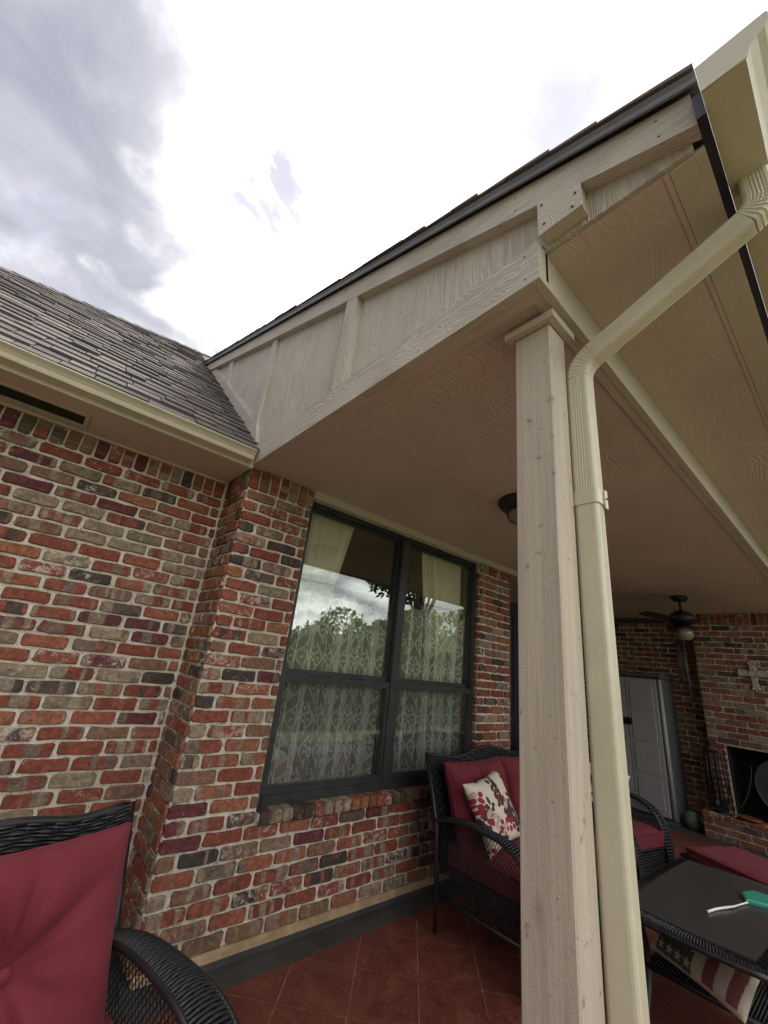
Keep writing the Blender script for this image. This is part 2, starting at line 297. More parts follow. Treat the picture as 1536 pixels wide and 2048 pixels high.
# ------------------------------------------------------------------ mesh collector
class MB:
    def __init__(s): s.v = []; s.f = []; s.c = None; s.sm = []
    def add(s, vs, fs, smooth=False):
        o = len(s.v); s.v += [tuple(map(float, p)) for p in vs]; s.f += [tuple(i+o for i in f) for f in fs]; s.sm += [smooth]*len(fs); return s
    def box(s, a, b, ch=0.0):
        x0, y0, z0 = [min(p, q) for p, q in zip(a, b)]; x1, y1, z1 = [max(p, q) for p, q in zip(a, b)]
        if ch <= 0:
            v = [(x0,y0,z0),(x1,y0,z0),(x1,y1,z0),(x0,y1,z0),(x0,y0,z1),(x1,y0,z1),(x1,y1,z1),(x0,y1,z1)]
            return s.add(v, [(0,3,2,1),(4,5,6,7),(0,1,5,4),(1,2,6,5),(2,3,7,6),(3,0,4,7)])
        c = ch; X = (x0, x1); Y = (y0, y1); Z = (z0, z1); v = []; idx = {}
        sg = (1, -1)
        for i in (0, 1):
            for j in (0, 1):
                for l in (0, 1):
                    idx[i, j, l] = len(v)
                    v += [(X[i], Y[j]+sg[j]*c, Z[l]+sg[l]*c), (X[i]+sg[i]*c, Y[j], Z[l]+sg[l]*c), (X[i]+sg[i]*c, Y[j]+sg[j]*c, Z[l])]
        f = []
        for i in (0, 1):
            q = [idx[i,0,0], idx[i,1,0], idx[i,1,1], idx[i,0,1]]; f.append(tuple(q if i else q[::-1]))
            q = [idx[0,i,0]+1, idx[1,i,0]+1, idx[1,i,1]+1, idx[0,i,1]+1]; f.append(tuple(q[::-1] if i else q))
            q = [idx[0,0,i]+2, idx[1,0,i]+2, idx[1,1,i]+2, idx[0,1,i]+2]; f.append(tuple(q if i else q[::-1]))
        for i in (0, 1):
            for j in (0, 1):
                f.append((idx[i,j,0], idx[i,j,1], idx[i,j,1]+1, idx[i,j,0]+1))
                f.append((idx[i,0,j], idx[i,1,j], idx[i,1,j]+2, idx[i,0,j]+2))
                f.append((idx[0,i,j]+1, idx[1,i,j]+1, idx[1,i,j]+2, idx[0,i,j]+2))
                for l in (0, 1): f.append((idx[i,j,l], idx[i,j,l]+1, idx[i,j,l]+2))
        return s.add(v, f)
    def prism(s, poly, ax, a, b):
        """poly: 2D points in the two axes other than ax (in order x,y,z), extruded a..b along ax"""
        n = len(poly); vs = []
        for t in (a, b):
            for p in poly:
                q = list(p); q.insert(ax, t); vs.append(q)
        fs = [tuple(range(n))[::-1], tuple(range(n, 2*n))]+[(i, (i+1) % n, (i+1) % n+n, i+n) for i in range(n)]
        return s.add(vs, fs)
    def tube(s, pts, r, n=8, closed=False, caps=True, prof=None, ref=None, smooth=True):
        pts = [Vector(p) for p in pts]; N = len(pts); rs = r if isinstance(r, (list, tuple)) else [r]*N
        if prof is None: prof = [(math.cos(2*math.pi*i/n), math.sin(2*math.pi*i/n)) for i in range(n)]
        n = len(prof); vs = []; prev = Vector(ref) if ref else None
        for i, p in enumerate(pts):
            if closed: t = pts[(i+1) % N]-pts[i-1]
            else: t = pts[min(i+1, N-1)]-pts[max(i-1, 0)]
            if t.length < 1e-9: t = Vector((0, 0, 1))
            t.normalize()
            if prev is None: prev = Vector((0, 0, 1)) if abs(t.z) < 0.9 else Vector((1, 0, 0))
            a = prev-t*prev.dot(t)
            if a.length < 1e-6: a = t.orthogonal()
            a.normalize(); b = t.cross(a)
            if not ref: prev = a
            for (u, v) in prof: vs.append(p+a*(u*rs[i])+b*(v*rs[i]))
        fs = []
        for i in range(N if closed else N-1):
            j = (i+1) % N
            for q in range(n): fs.append((i*n+q, i*n+(q+1) % n, j*n+(q+1) % n, j*n+q))
        if caps and not closed: fs += [tuple(range(n))[::-1], tuple((N-1)*n+q for q in range(n))]
        return s.add(vs, fs, smooth)
    def lathe(s, prof, c=(0, 0, 0), n=24, smooth=True):
        vs = []; m_ = len(prof)
        for (r, z) in prof:
            for q in range(n): a = 2*math.pi*q/n; vs.append((c[0]+r*math.cos(a), c[1]+r*math.sin(a), c[2]+z))
        fs = [(i*n+q, i*n+(q+1) % n, (i+1)*n+(q+1) % n, (i+1)*n+q) for i in range(m_-1) for q in range(n)]
        return s.add(vs, fs, smooth)
    def grid(s, fn, nu, nv, smooth=True, flip=False):
        vs = [fn(i/nu, j/nv) for j in range(nv+1) for i in range(nu+1)]
        fs = [((j*(nu+1)+i), (j*(nu+1)+i+1), ((j+1)*(nu+1)+i+1), ((j+1)*(nu+1)+i)) for j in range(nv) for i in range(nu)]
        if flip: fs = [f[::-1] for f in fs]
        return s.add(vs, fs, smooth)
    def mesh(s, name, mat, off=(0, 0, 0)):
        me = bpy.data.meshes.new(name); V = np.array(s.v, dtype=np.float32).reshape(-1, 3)-np.array(off, dtype=np.float32)
        me.from_pydata(V.tolist(), [], s.f); me.polygons.foreach_set('use_smooth', s.sm); me.materials.append(mat)
        if s.c is not None:
            at = me.attributes.new('print', 'FLOAT_COLOR', 'POINT'); at.data.foreach_set('color', np.asarray(s.c, dtype=np.float32).ravel())
        me.update(); return me
    def build(s, name, mat, parent=None, world=True, **pr):
        off = wloc(parent) if (parent is not None and world) else (0, 0, 0)
        o = bpy.data.objects.new(name, s.mesh(name, M[mat] if isinstance(mat, str) else mat, off)); col.objects.link(o)
        if parent is not None: o.parent = parent
        for kk, v in pr.items(): o[kk] = v
        return o
def wloc(o):
    p = Vector((0, 0, 0))
    while o is not None: p += o.location; o = o.parent
    return p
def thing(name, label, cat, loc=(0, 0, 0), rz=0.0, group=None):
    o = bpy.data.objects.new(name, None); col.objects.link(o); o.location = loc; o.rotation_euler = (0, 0, rz); o.empty_display_size = 0.1
    o['label'] = label; o['category'] = cat
    if group: o['group'] = group
    return o

# ------------------------------------------------------------------ ground, patio floor
mb = MB(); mb.add([(-300, -300, -0.12), (300, -300, -0.12), (300, 300, -0.12), (-300, 300, -0.12)], [(0, 1, 2, 3)]); lawn = mb.build('lawn', 'lawn', kind='structure')
pf = MB().box((-2.6, -3.3, -0.11), (6.3, 0.40, -0.0018)).build('patio_floor', 'groove', kind='structure')
def clip(poly, axis, val, keep_less):
    out = []
    for i in range(len(poly)):
        a, b = poly[i], poly[(i+1) % len(poly)]
        ia = (a[axis] <= val) == keep_less or a[axis] == val; ib = (b[axis] <= val) == keep_less or b[axis] == val
        if ia: out.append(a)
        if ia != ib:
            t = (val-a[axis])/(b[axis]-a[axis]); out.append((a[0]+t*(b[0]-a[0]), a[1]+t*(b[1]-a[1])))
    return out
T = 0.3048; rest = MB(); ntile = 0
for i in range(-22, 34):
    for j in range(-30, 30):
        u0_, v0_ = i*T, j*T+0.14; g_ = 0.0022
        sq = [(u0_+g_, v0_+g_), (u0_+T-g_, v0_+g_), (u0_+T-g_, v0_+T-g_), (u0_+g_, v0_+T-g_)]
        # u = (x-y)/sqrt2 , v = (x+y)/sqrt2
        P2 = [((a+b)/math.sqrt(2), (b-a)/math.sqrt(2)) for a, b in sq]
        for ax, val, less in ((0, -2.6, False), (0, 5.42, True), (1, -3.3, False), (1, -0.150, True)):
            P2 = clip(P2, ax, val, less)
            if len(P2) < 3: break
        if len(P2) < 3: continue
        A = 0.5*sum(P2[q][0]*P2[(q+1) % len(P2)][1]-P2[(q+1) % len(P2)][0]*P2[q][1] for q in range(len(P2)))
        if abs(A) < 0.002: continue
        if A < 0: P2 = P2[::-1]
        cx = sum(p[0] for p in P2)/len(P2); cy = sum(p[1] for p in P2)/len(P2)
        if cx > -0.45 and cy > -2.15:
            MB().prism(P2, 2, -0.003, 0.0).build('tile', 'red_floor', pf); ntile += 1
        else: rest.prism(P2, 2, -0.003, 0.0)
rest.build('tile', 'red_floor', pf, kind='stuff')
MB().box((-2.6, -0.148, -0.003), (5.42, 0.40, 0.003)).build('border_strip', 'grey_floor', pf)
MB().box((5.425, -3.3, -0.003), (6.3, 0.40, 0.0035)).build('border_strip', 'grey_floor', pf)

# ------------------------------------------------------------------ bricks
PIT = 0.0677; Z0 = 2.30
def brick_mesh(L, H, nm, mat, depth=0.03):
    c = random.uniform(0.006, 0.012)
    def ring(ins, y, jit):
        a, b = L/2-ins, H/2-ins; cc = c
        t1 = a*0.34
        pts = [(-a+cc, -b), (-t1, -b), (t1, -b), (a-cc, -b), (a, -b+cc*.8), (a, b-cc*.8), (a-cc, b), (t1, b), (-t1, b), (-a+cc, b), (-a, b-cc*.8), (-a, -b+cc*.8)]
        return [(x+j[0], y+random.uniform(-.001, .001), z+j[1]) for (x, z), j in zip(pts, jit)]
    jit = [(random.uniform(-.0045, .0035), random.uniform(-.0038, .0030)) for _ in range(12)]
    r0_, r1_, r2_ = ring(-0.001, depth, jit), ring(0, 0.001, jit), ring(0.0035, -0.0045, jit)
    mb = MB(); v = r0_+r1_+r2_; f = []
    for q in range(12):
        w_ = (q+1) % 12; f += [(q, w_, 12+w_, 12+q), (12+q, 12+w_, 24+w_, 24+q)]
    f.append(tuple(24+q for q in range(12)))
    mb.add(v, f); mb.L = L
    return mb
VAR = {}
for kind, L in (('full', 0.1915), ('half', 0.0895), ('tq', 0.14)):
    VAR[kind] = [brick_mesh(L, 0.0545, kind, None) for _ in range(9)]
MESH = {}
def get_mesh(kind, i, mat):
    key = (kind, i, mat)
    if key not in MESH: MESH[key] = VAR[kind][i].mesh('brick', M[mat])
    return MESH[key]
def place_brick(parent, p, length, rz, stuff=None, mat='brick', tilt=None, hs=1.0, ry=0.0):
    """p: centre of the front face (world)"""
    kind = 'full' if length > 0.165 else ('tq' if length > 0.112 else 'half'); i = random.randrange(9); vb = VAR[kind][i]
    sx = length/vb.L
    if stuff is not None:
        mt_ = Matrix.Translation(p) @ Matrix.Rotation(rz, 4, 'Z') @ Matrix.Rotation(ry, 4, 'Y') @ Matrix.Diagonal((sx, 1, hs, 1))
        stuff.add([mt_ @ Vector(v) for v in vb.v], vb.f); return None
    o = bpy.data.objects.new('brick', get_mesh(kind, i, mat)); col.objects.link(o); o.parent = parent
    o.location = Vector(p)-wloc(parent); o.rotation_euler = (random.uniform(-.012, .012), ry+random.uniform(-.006, .006), rz); o.scale = (sx, 1, hs)
    return o
def face(parent, org, d, rz, s0, s1, rows, joints, openings=(), prio=None, stuff=None, soldier=True, skip=None, out=0.0):
    """one brick face. org: world point where s=0 at z=0; d: unit 2D dir along s"""
    def W(s, z): return Vector((org[0]+d[0]*s, org[1]+d[1]*s, z))
    nrm = Vector((math.sin(rz), -math.cos(rz), 0))
    for r_ in rows:
        zc = Z0-PIT*(r_+0.5)
        if zc-0.03 < 0.05: continue
        segs = [(s0, s1)]
        for (a, b, zl, zh) in openings:
            if zl < zc < zh:
                ns = []
                for (p, q) in segs:
                    if a > p: ns.append((p, min(a, q)))
                    if b < q: ns.append((max(b, p), q))
                segs = [t for t in ns if t[1]-t[0] > 0.02]
        off = joints(r_)
        for (p, q) in segs:
            js = [p]; n0 = math.floor((p-off)/0.2032)
            for n_ in range(n0, n0+200):
                x = off+n_*0.2032+(random.uniform(-.006, .006))
                if x > q-0.035: break
                if x > p+0.035: js.append(x)
            js.append(q)
            for a, b in zip(js[:-1], js[1:]):
                ln = b-a-random.uniform(0.012, 0.021); c_ = (a+b)/2; pos = W(c_, zc+random.uniform(-.0018, .0018))+nrm*(out+random.uniform(-.0015, .003))
                if skip and skip(c_, zc): continue
                far = prio is not None and not prio(c_, zc)
                place_brick(parent, pos, max(ln, 0.03), rz, stuff if far else None)
    if soldier:
        x = s0+0.004
        while x < s1-0.02:
            wd = min(0.0677, s1-x)
            pos = W(x+wd/2, Z0+0.098)+nrm*(out+random.uniform(-.001, .003))
            far = prio is not None and not prio(x, Z0)
            if not (skip and skip(x+wd/2, Z0+.05)): place_brick(parent, pos, 0.188, rz, stuff if far else None, 'brick_v', hs=(wd-0.0105)/0.0565, ry=math.pi/2)
            x += 0.0677
BY = 0.374
# main wall A (left)
wA = thing('brick_wall', 'long red and tan brick house wall under the shingled eave at the left', 'brick wall', (-2.0, BY, 0))
MB().box((-6, BY+0.0085, -0.1), (0.2, BY+0.25, 2.50)).build('mortar', 'mortar', wA)
st = MB(); jA = {r_: random.uniform(-.03, .03)+(0.1016 if r_ % 2 else 0) for r_ in range(40)}
face(wA, (0, BY), (1, 0), 0, -3.2, -0.004, range(0, 33), lambda r_: jA[r_]+0.03, prio=lambda s, z: s > -1.62-(2.3-z)*0.02 and z > 0.62, stuff=st)
st.build('brick', 'brick', wA, kind='stuff')
# corner return and the pier left of the window
wB = thing('brick_wall', 'projecting brick corner pier between the left wall and the window', 'brick pier', (0, 0, 0))
MB().prism([(0.0085, 0.0085), (0.455, 0.0085), (0.455, 0.2), (0.25, 0.2), (0.25, BY+0.2), (0.0085, BY+0.2)], 2, 0.06, 2.50).build('mortar', 'mortar', wB)
ev = lambda r_: 0.0 if r_ % 2 == 0 else 0.1016
face(wB, (0, 0), (1, 0), 0, 0.0, 0.46, range(0, 26), ev)
face(wB, (0, 0), (1, 0), 0, 0.0, 0.4064, range(26, 33, 2), ev, soldier=False); face(wB, (0, 0), (1, 0), 0, 0.0, 0.508, range(27, 33, 2), ev, soldier=False)
face(wB, (0, 0), (0, 1), -math.pi/2, 0.006, BY-0.004, range(0, 33), lambda r_: 0.1016 if r_ % 2 == 0 else 0.0, out=-0.001)
# window wall: below the window and the right pier
wC = thing('brick_wall', 'brick wall holding the black framed window, with a brick sill and right pier', 'brick wall', (1.4, 0, 0))
WX0, WX1, WZ0, WZ1 = 0.46, 2.345, 0.545, 2.385
MB().box((0.4555, 0.0085, 0.06), (2.86, 0.2, 0.56)).build('mortar', 'mortar', wC)
MB().box((WX1+0.0085, 0.0085, 0.56), (2.855, 0.2, 2.5)).build('mortar', 'mortar', wC)
MB().box((0.456, 0.03, WZ1+0.006), (WX1+0.004, 0.2, 2.5)).build('mortar', 'mortar', wC)
st = MB()
face(wC, (0, 0), (1, 0), 0, WX1, 2.86, range(0, 26), ev, soldier=False)
face(wC, (0, 0), (1, 0), 0, 0.4064, 2.86, range(26, 33, 2), ev, soldier=False); face(wC, (0, 0), (1, 0), 0, 0.508, 2.86, range(27, 33, 2), ev, soldier=False)
face(wC, (0, 0), (1, 0), 0, WX1, 2.86, range(0, 0), ev, soldier=True)
face(wC, (WX1, 0), (0, 1), -math.pi/2, 0.10, 0.16, range(0, 26), ev, soldier=False)
for r_ in range(0, 26):   # jamb returns of the right pier: short brick ends
    place_brick(wC, (WX1, 0.052, Z0-PIT*(r_+.5)), 0.09, -math.pi/2)
# rowlock sill
x = 0.462; sill = bpy.data.objects.new('brick_sill', MB().box((0.462, -0.020, 0.553), (WX1, 0.10, 0.592)).mesh('sill_core', M['mortar'], wloc(wC))); col.objects.link(sill); sill.parent = wC
sillv = []
for q in range(5):
    j = [[random.uniform(-.0015, .0015) for _ in range(3)] for _ in range(30)]
    mb = MB(); mb.box((-0.029, -0.034, 0), (0.029, 0.085, 0.0605), 0.005)
    mb.v = [(a+random.uniform(-.0014, .0014), b+random.uniform(-.0018, .0018), c_+random.uniform(-.0014, .0014)) for a, b, c_ in mb.v]
    sillv.append(mb.mesh('sill_brick', M['brick_tan']))
while x < WX1-0.03:
    o = bpy.data.objects.new('brick', sillv[random.randrange(5)]); col.objects.link(o); o.parent = sill
    o.location = Vector((x+0.0335, 0.0, 0.545))-wloc(wC); o.rotation_euler = (R(2.5)+random.uniform(-.01, .01), random.uniform(-.01, .01), random.uniform(-.02, .02)); x += 0.0677
# ledge at the foot of the brick
led = MB(); led.prism([(0.02, 0.03), (-0.018, 0.034), (-0.016, 0.058), (0.0, 0.0675), (0.02, 0.0675)], 0, 0.02, 2.86); led.build('concrete_ledge', 'ledge', wC)
MB().box((-0.012, -0.012, -0.003), (2.86, 0.05, 0.0335)).build('footing', 'grey_floor', wC)
led = MB(); led.prism([(BY+0.02, 0.03), (BY-0.018, 0.034), (BY-0.016, 0.058), (BY, 0.0675), (BY+0.02, 0.0675)], 0, -4, -0.02); led.build('concrete_ledge', 'ledge', wA)

# ------------------------------------------------------------------ window
win = thing('house_window', 'large four pane window with charcoal frame in the brick wall', 'window', (1.4, 0.06, 0.6))
FZ0, FZ1 = 0.600, WZ1
def bx(nm, a, b, mat='frame', par=None, ch=0.0, **k_): return MB().box(a, b, ch).build(nm, mat, par, **k_)
fr = MB(); fr.box((WX0, 0.045, FZ0), (WX0+0.035, 0.125, FZ1)); fr.box((WX1-0.035, 0.045, FZ0), (WX1, 0.125, FZ1)); fr.box((WX0+.035, 0.045, FZ1-0.03), (WX1-.035, 0.125, FZ1)); fr.box((WX0+.035, 0.035, FZ0), (WX1-.035, 0.125, FZ0+0.055))
fr.build('frame', 'frame', win)
MX = 1.40; bx('mullion', (MX-0.036, 0.04, FZ0+.055), (MX+0.036, 0.124, FZ1-.03), par=win)
for (a, b) in ((WX0+0.035, MX-0.036), (MX+0.036, WX1-0.035)):
    RZ = 1.275
    us = MB(); us.box((a, 0.085, RZ), (b, 0.11, RZ+0.03)); us.box((a, 0.085, FZ1-0.055), (b, 0.11, FZ1-0.03)); us.box((a, 0.085, RZ+.03), (a+0.02, 0.11, FZ1-.055)); us.box((b-0.02, 0.085, RZ+.03), (b, 0.11, FZ1-.055))
    u_ = us.build('upper_sash', 'frame', win)
    bx('pane', (a+0.02, 0.096, RZ+0.03), (b-0.02, 0.0995, FZ1-0.055), 'glass', u_)
    ls = MB(); ls.box((a, 0.05, RZ-0.045), (b, 0.08, RZ-0.002)); ls.box((a, 0.05, FZ0+0.055), (b, 0.08, FZ0+0.095)); ls.box((a, 0.05, FZ0+.095), (a+0.022, 0.08, RZ-.045)); ls.box((b-0.022, 0.05, FZ0+.095), (b, 0.08, RZ-.045))
    l_ = ls.build('lower_sash', 'frame', win)
    bx('pane', (a+0.022, 0.066, FZ0+0.095), (b-0.022, 0.0695, RZ-0.045), 'glass', l_)
    bx('insect_screen', (a+0.022, 0.0545, FZ0+0.095), (b-0.022, 0.0555, RZ-0.045), 'screen', l_)
# room behind: five faces with a hole for the window
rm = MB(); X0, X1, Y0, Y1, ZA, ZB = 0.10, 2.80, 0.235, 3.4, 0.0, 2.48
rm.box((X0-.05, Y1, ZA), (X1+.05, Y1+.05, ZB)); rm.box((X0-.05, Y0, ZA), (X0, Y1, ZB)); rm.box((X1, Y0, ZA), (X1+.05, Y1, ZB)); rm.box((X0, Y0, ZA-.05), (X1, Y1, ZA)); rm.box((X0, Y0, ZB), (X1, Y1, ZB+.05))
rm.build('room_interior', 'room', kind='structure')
# curtains
def damask(u, v):
    """ogee lattice with scrolls; u,v in metres"""
    a = 0.115; b = 0.185
    q = v/b; row = np.floor(q); p2 = u/a+0.5*(row % 2); fx = p2-np.floor(p2)-0.5; fy = q-row-0.5; ax_ = np.abs(fx)
    r_ = np.hypot(fx*1.25, fy); th = np.arctan2(fy, ax_)
    frame = np.abs(ax_-(0.27+0.16*np.cos(2*np.pi*fy))) < 0.045
    med = ((fx/0.11)**2+(fy/0.17)**2 < 1) & ~((fx/0.05)**2+(fy/0.08)**2 < 1)
    pet = (np.sin(7*th+9*r_) > 0.25) & (r_ > 0.2) & (r_ < 0.36)
    return frame | med | pet
def curtain(nm, label, x0, x1, z0, z1, y, mat, pleats, amp, lace, topwave=0.0, shape=None, nu=260, nv=150):
    uu = np.linspace(0, 1, nu+1); vv = np.linspace(0, 1, nv+1); U, V = np.meshgrid(uu, vv)
    ph = pleats*2*np.pi*U+1.1*np.sin(5*U*2*np.pi+1)+0.4*np.sin(11*U*6)
    X = x0+(x1-x0)*U; top = z1-topwave*(0.5-0.5*np.cos(ph)); Z = z0+(top-z0)*V
    Yy = y+amp*np.sin(ph+0.25*np.sin(V*3))*(0.7+0.3*np.sin(7*U))+0.01*np.sin(3*V+U*8)
    if shape: X, Yy, Z = shape(U, V, X, Yy, Z)
    mb = MB(); mb.v = np.stack([X, Yy, Z], -1).reshape(-1, 3).tolist()
    mb.f = [((j*(nu+1)+i), (j*(nu+1)+i+1), ((j+1)*(nu+1)+i+1), ((j+1)*(nu+1)+i)) for j in range(nv) for i in range(nu)]; mb.sm = [True]*len(mb.f)
    if lace:
        pat = damask(X*1.35, Z); n_ = np.where(pat, 1.0, 0.0)[..., None]
        C_ = (0.70+0*n_)*(1-n_)*np.array([1.0, 0.98, 0.88])+n_*0.95*np.array([1.0, 0.99, 0.93]); C_ = np.concatenate([C_, np.ones_like(n_)], -1); mb.c = C_.reshape(-1, 4)
    o = mb.build(nm, mat); o['label'] = label; o['category'] = 'curtain'
    return o
for (a, b, tz, lb) in ((0.50, 1.385, 1.84, 'patterned lace cafe curtain behind the left panes of the window'), (1.415, 2.33, 1.90, 'patterned lace cafe curtain behind the right panes of the window')):
    curtain('lace_curtain', lb, a, b, 0.55, tz, 0.165, 'lace', 8, 0.036, True, topwave=0.05, nu=330, nv=330)
def tie(cx_, w0, w1):
    def f(U, V, X, Y, Z):
        half = w1+(w0-w1)*np.clip(V, 0, 1)**0.7; return cx_(V)+(U-0.5)*2*half, Y, Z
    return f
curtain('drape', 'sage green drape gathered to the left in the upper window', 0.5, 0.95, 1.55, 2.40, 0.195, 'drape', 6, 0.020, False, shape=tie(lambda V: 0.66+0.075*V, 0.235, 0.12), nu=120, nv=30)
curtain('drape', 'sage green drape hanging at the right in the upper window', 1.72, 2.3, 1.55, 2.42, 0.20, 'drape', 7, 0.020, False, shape=tie(lambda V: 2.12-0.10*V, 0.27, 0.20), nu=120, nv=30)
rd = thing('curtain_rod', 'thin black curtain rod with rings across the upper window', 'curtain rod', (1.4, 0.165, 1.9))
MB().tube([(0.47, 0.165, 1.87), (1.4, 0.165, 1.895), (2.33, 0.165, 1.925)], 0.006, 8).build('rod', 'iron', rd)
for q in range(9):
    xx = 0.6+q*0.2; zz_ = 1.87+(xx-0.47)*0.03
    MB().tube([(xx, 0.165+0.013*math.cos(t), zz_-0.006+0.013*math.sin(t)) for t in np.linspace(0, 2*math.pi, 13)[:-1]], 0.002, 5, closed=True).build('ring', 'iron', rd)

# ------------------------------------------------------------------ main roof, eave, gutter
roofA = thing('house_roof', 'steep grey brown shingle roof with hip edge above the left brick wall', 'roof', (-2.0, 0, 2.42))
SL = 0.83; ZE = 2.515; YE = -0.075
def ra(x, y, h=0.0):   # point on roof plane, h above
    nz = 1/math.hypot(1, SL); return (x, y-SL*nz*h, ZE+SL*(y-YE)+nz*h)
def hipx(y): return 0.29+(y-3.63)/0.87
mb = MB(); xl = hipx(YE)
mb.add([ra(hipx(YE), YE), ra(2.5, YE), ra(2.5, 5.55), ra(hipx(5.55), 5.55)], [(0, 1, 2, 3)])
mb.add([ra(hipx(YE), YE), ra(hipx(5.55), 5.55), (hipx(YE), 6, ZE)], [(0, 1, 2)])
mb.add([(p[0], p[1], p[2]-0.02) for p in [ra(hipx(YE), YE), ra(2.5, YE), ra(2.5, 5.55), ra(hipx(5.55), 5.55)]], [(3, 2, 1, 0)])
mb.build('roof_deck', 'shingle', roofA)
cz = 1/math.hypot(1, SL); sz = SL*cz; EXP = 0.127; j = 0; st = MB(); shv = []; nsh = 0
for q in range(6):
    mb = MB(); mb.box((-0.5, -0.002, 0.0), (0.5, EXP+0.03, 0.0085+0.0008*q), 0)
    v = mb.v; mb.v = [(a, b, c_-0.012*(b/(EXP+.03))+0.004) for a, b, c_ in v]
    me = mb.mesh('shingle', M['shingle']); shv.append((me, mb))
rotA = math.atan(SL)
while True:
    y = YE-0.02+j*EXP*cz
    if y > 4.2: break
    xr = min(0.02, 0.02); xa = max(hipx(y)+0.02, -3.6); x = xa+random.uniform(-0.3, 0)
    vis = -1.30-0.30*(y/1.9)
    while x < xr:
        wd = random.choice((0.11, 0.14, 0.17, 0.20, 0.24)); a = max(x, xa); b = min(x+wd, xr)
        if b-a > 0.03 and (y < 3.0 or b < -0.05 or True):
            p = Vector(ra((a+b)/2, y)); me, mbq = random.choice(shv)
            if a > vis-0.05 and y < 3.6 and nsh < 296:
                nsh += 1
                o = bpy.data.objects.new('shingle', me); col.objects.link(o); o.parent = roofA; o.location = p-wloc(roofA); o.rotation_euler = (rotA, 0, 0); o.scale = (b-a-0.006, 1, random.uniform(0.7, 1.5))
            else:
                mt_ = Matrix.Translation(p) @ Matrix.Rotation(rotA, 4, 'X') @ Matrix.Diagonal((b-a-0.006, 1, random.uniform(0.7, 1.5), 1)); st.add([mt_ @ Vector(v) for v in mbq.v], mbq.f)
        x += wd
    j += 1
st.build('shingle', 'shingle', roofA, kind='stuff')
# hip caps
for q in range(34):
    y = YE+q*0.145*0.9; x = hipx(y)
    if y > 4.3: break
    o = MB(); a = Vector(ra(x-0.0, y, 0.018)); b = Vector(ra(hipx(y+0.15), y+0.15, 0.012)); n_ = Vector((0.87, -1, 0)).normalized()
    o.add([a+n_*0.12-Vector((0, 0, .075)), a, a-n_*0.12-Vector((0, 0, .075)), b+n_*0.12-Vector((0, 0, .075)), b, b-n_*0.12-Vector((0, 0, .075)),
           a+n_*0.12-Vector((0, 0, .085)), a-Vector((0, 0, .01)), a-n_*0.12-Vector((0, 0, .085))], [(0, 1, 4, 3), (1, 2, 5, 4), (0, 6, 7, 1), (1, 7, 8, 2)])
    o.build('hip_cap', 'shingle', roofA)
# soffit with vent
so_ = MB(); SZ = 2.42
so_.box((-6, -0.02, SZ), (-1.20, BY+0.03, SZ+0.012)); so_.box((-0.845, -0.02, SZ), (-0.012, BY+0.03, SZ+0.012)); so_.box((-1.20, -0.02, SZ), (-0.845, 0.135, SZ+0.012)); so_.box((-1.20, 0.285, SZ), (-0.845, BY+0.03, SZ+0.012))
so_.build('soffit', 'soffit_flat', roofA)
vt = MB(); vt.box((-1.215, 0.120, SZ-0.008), (-0.83, 0.140, SZ-0.0005)); vt.box((-1.215, 0.280, SZ-0.008), (-0.83, 0.30, SZ-0.0005)); vt.box((-1.215, 0.140, SZ-0.008), (-1.197, 0.280, SZ-0.0005)); vt.box((-0.848, 0.140, SZ-0.008), (-0.83, 0.280, SZ-0.0005))
vf = vt.build('soffit_vent', 'beige_x', roofA)
for q in range(9): MB().box((-1.197, 0.146+q*0.0155, SZ+0.001), (-0.848, 0.150+q*0.0155, SZ+0.006)).build('louver', 'vent', vf)
MB().box((-1.197, 0.14, SZ+0.0065), (-0.848, 0.28, SZ+0.009)).build('vent_screen', 'vent', vf)
MB().box((-6, -0.045, SZ-0.012), (-0.012, -0.021, ZE-0.005)).build('fascia', 'beige_x', roofA)
MB().box((-6, -0.0205, SZ-0.010), (-0.012, 0.0, SZ-0.001)).build('soffit_trim', 'beige_x', roofA)
MB().box((-6, BY-0.022, SZ-0.014), (-0.03, BY-0.004, SZ-0.001)).build('wall_trim', 'soffit_flat', roofA)
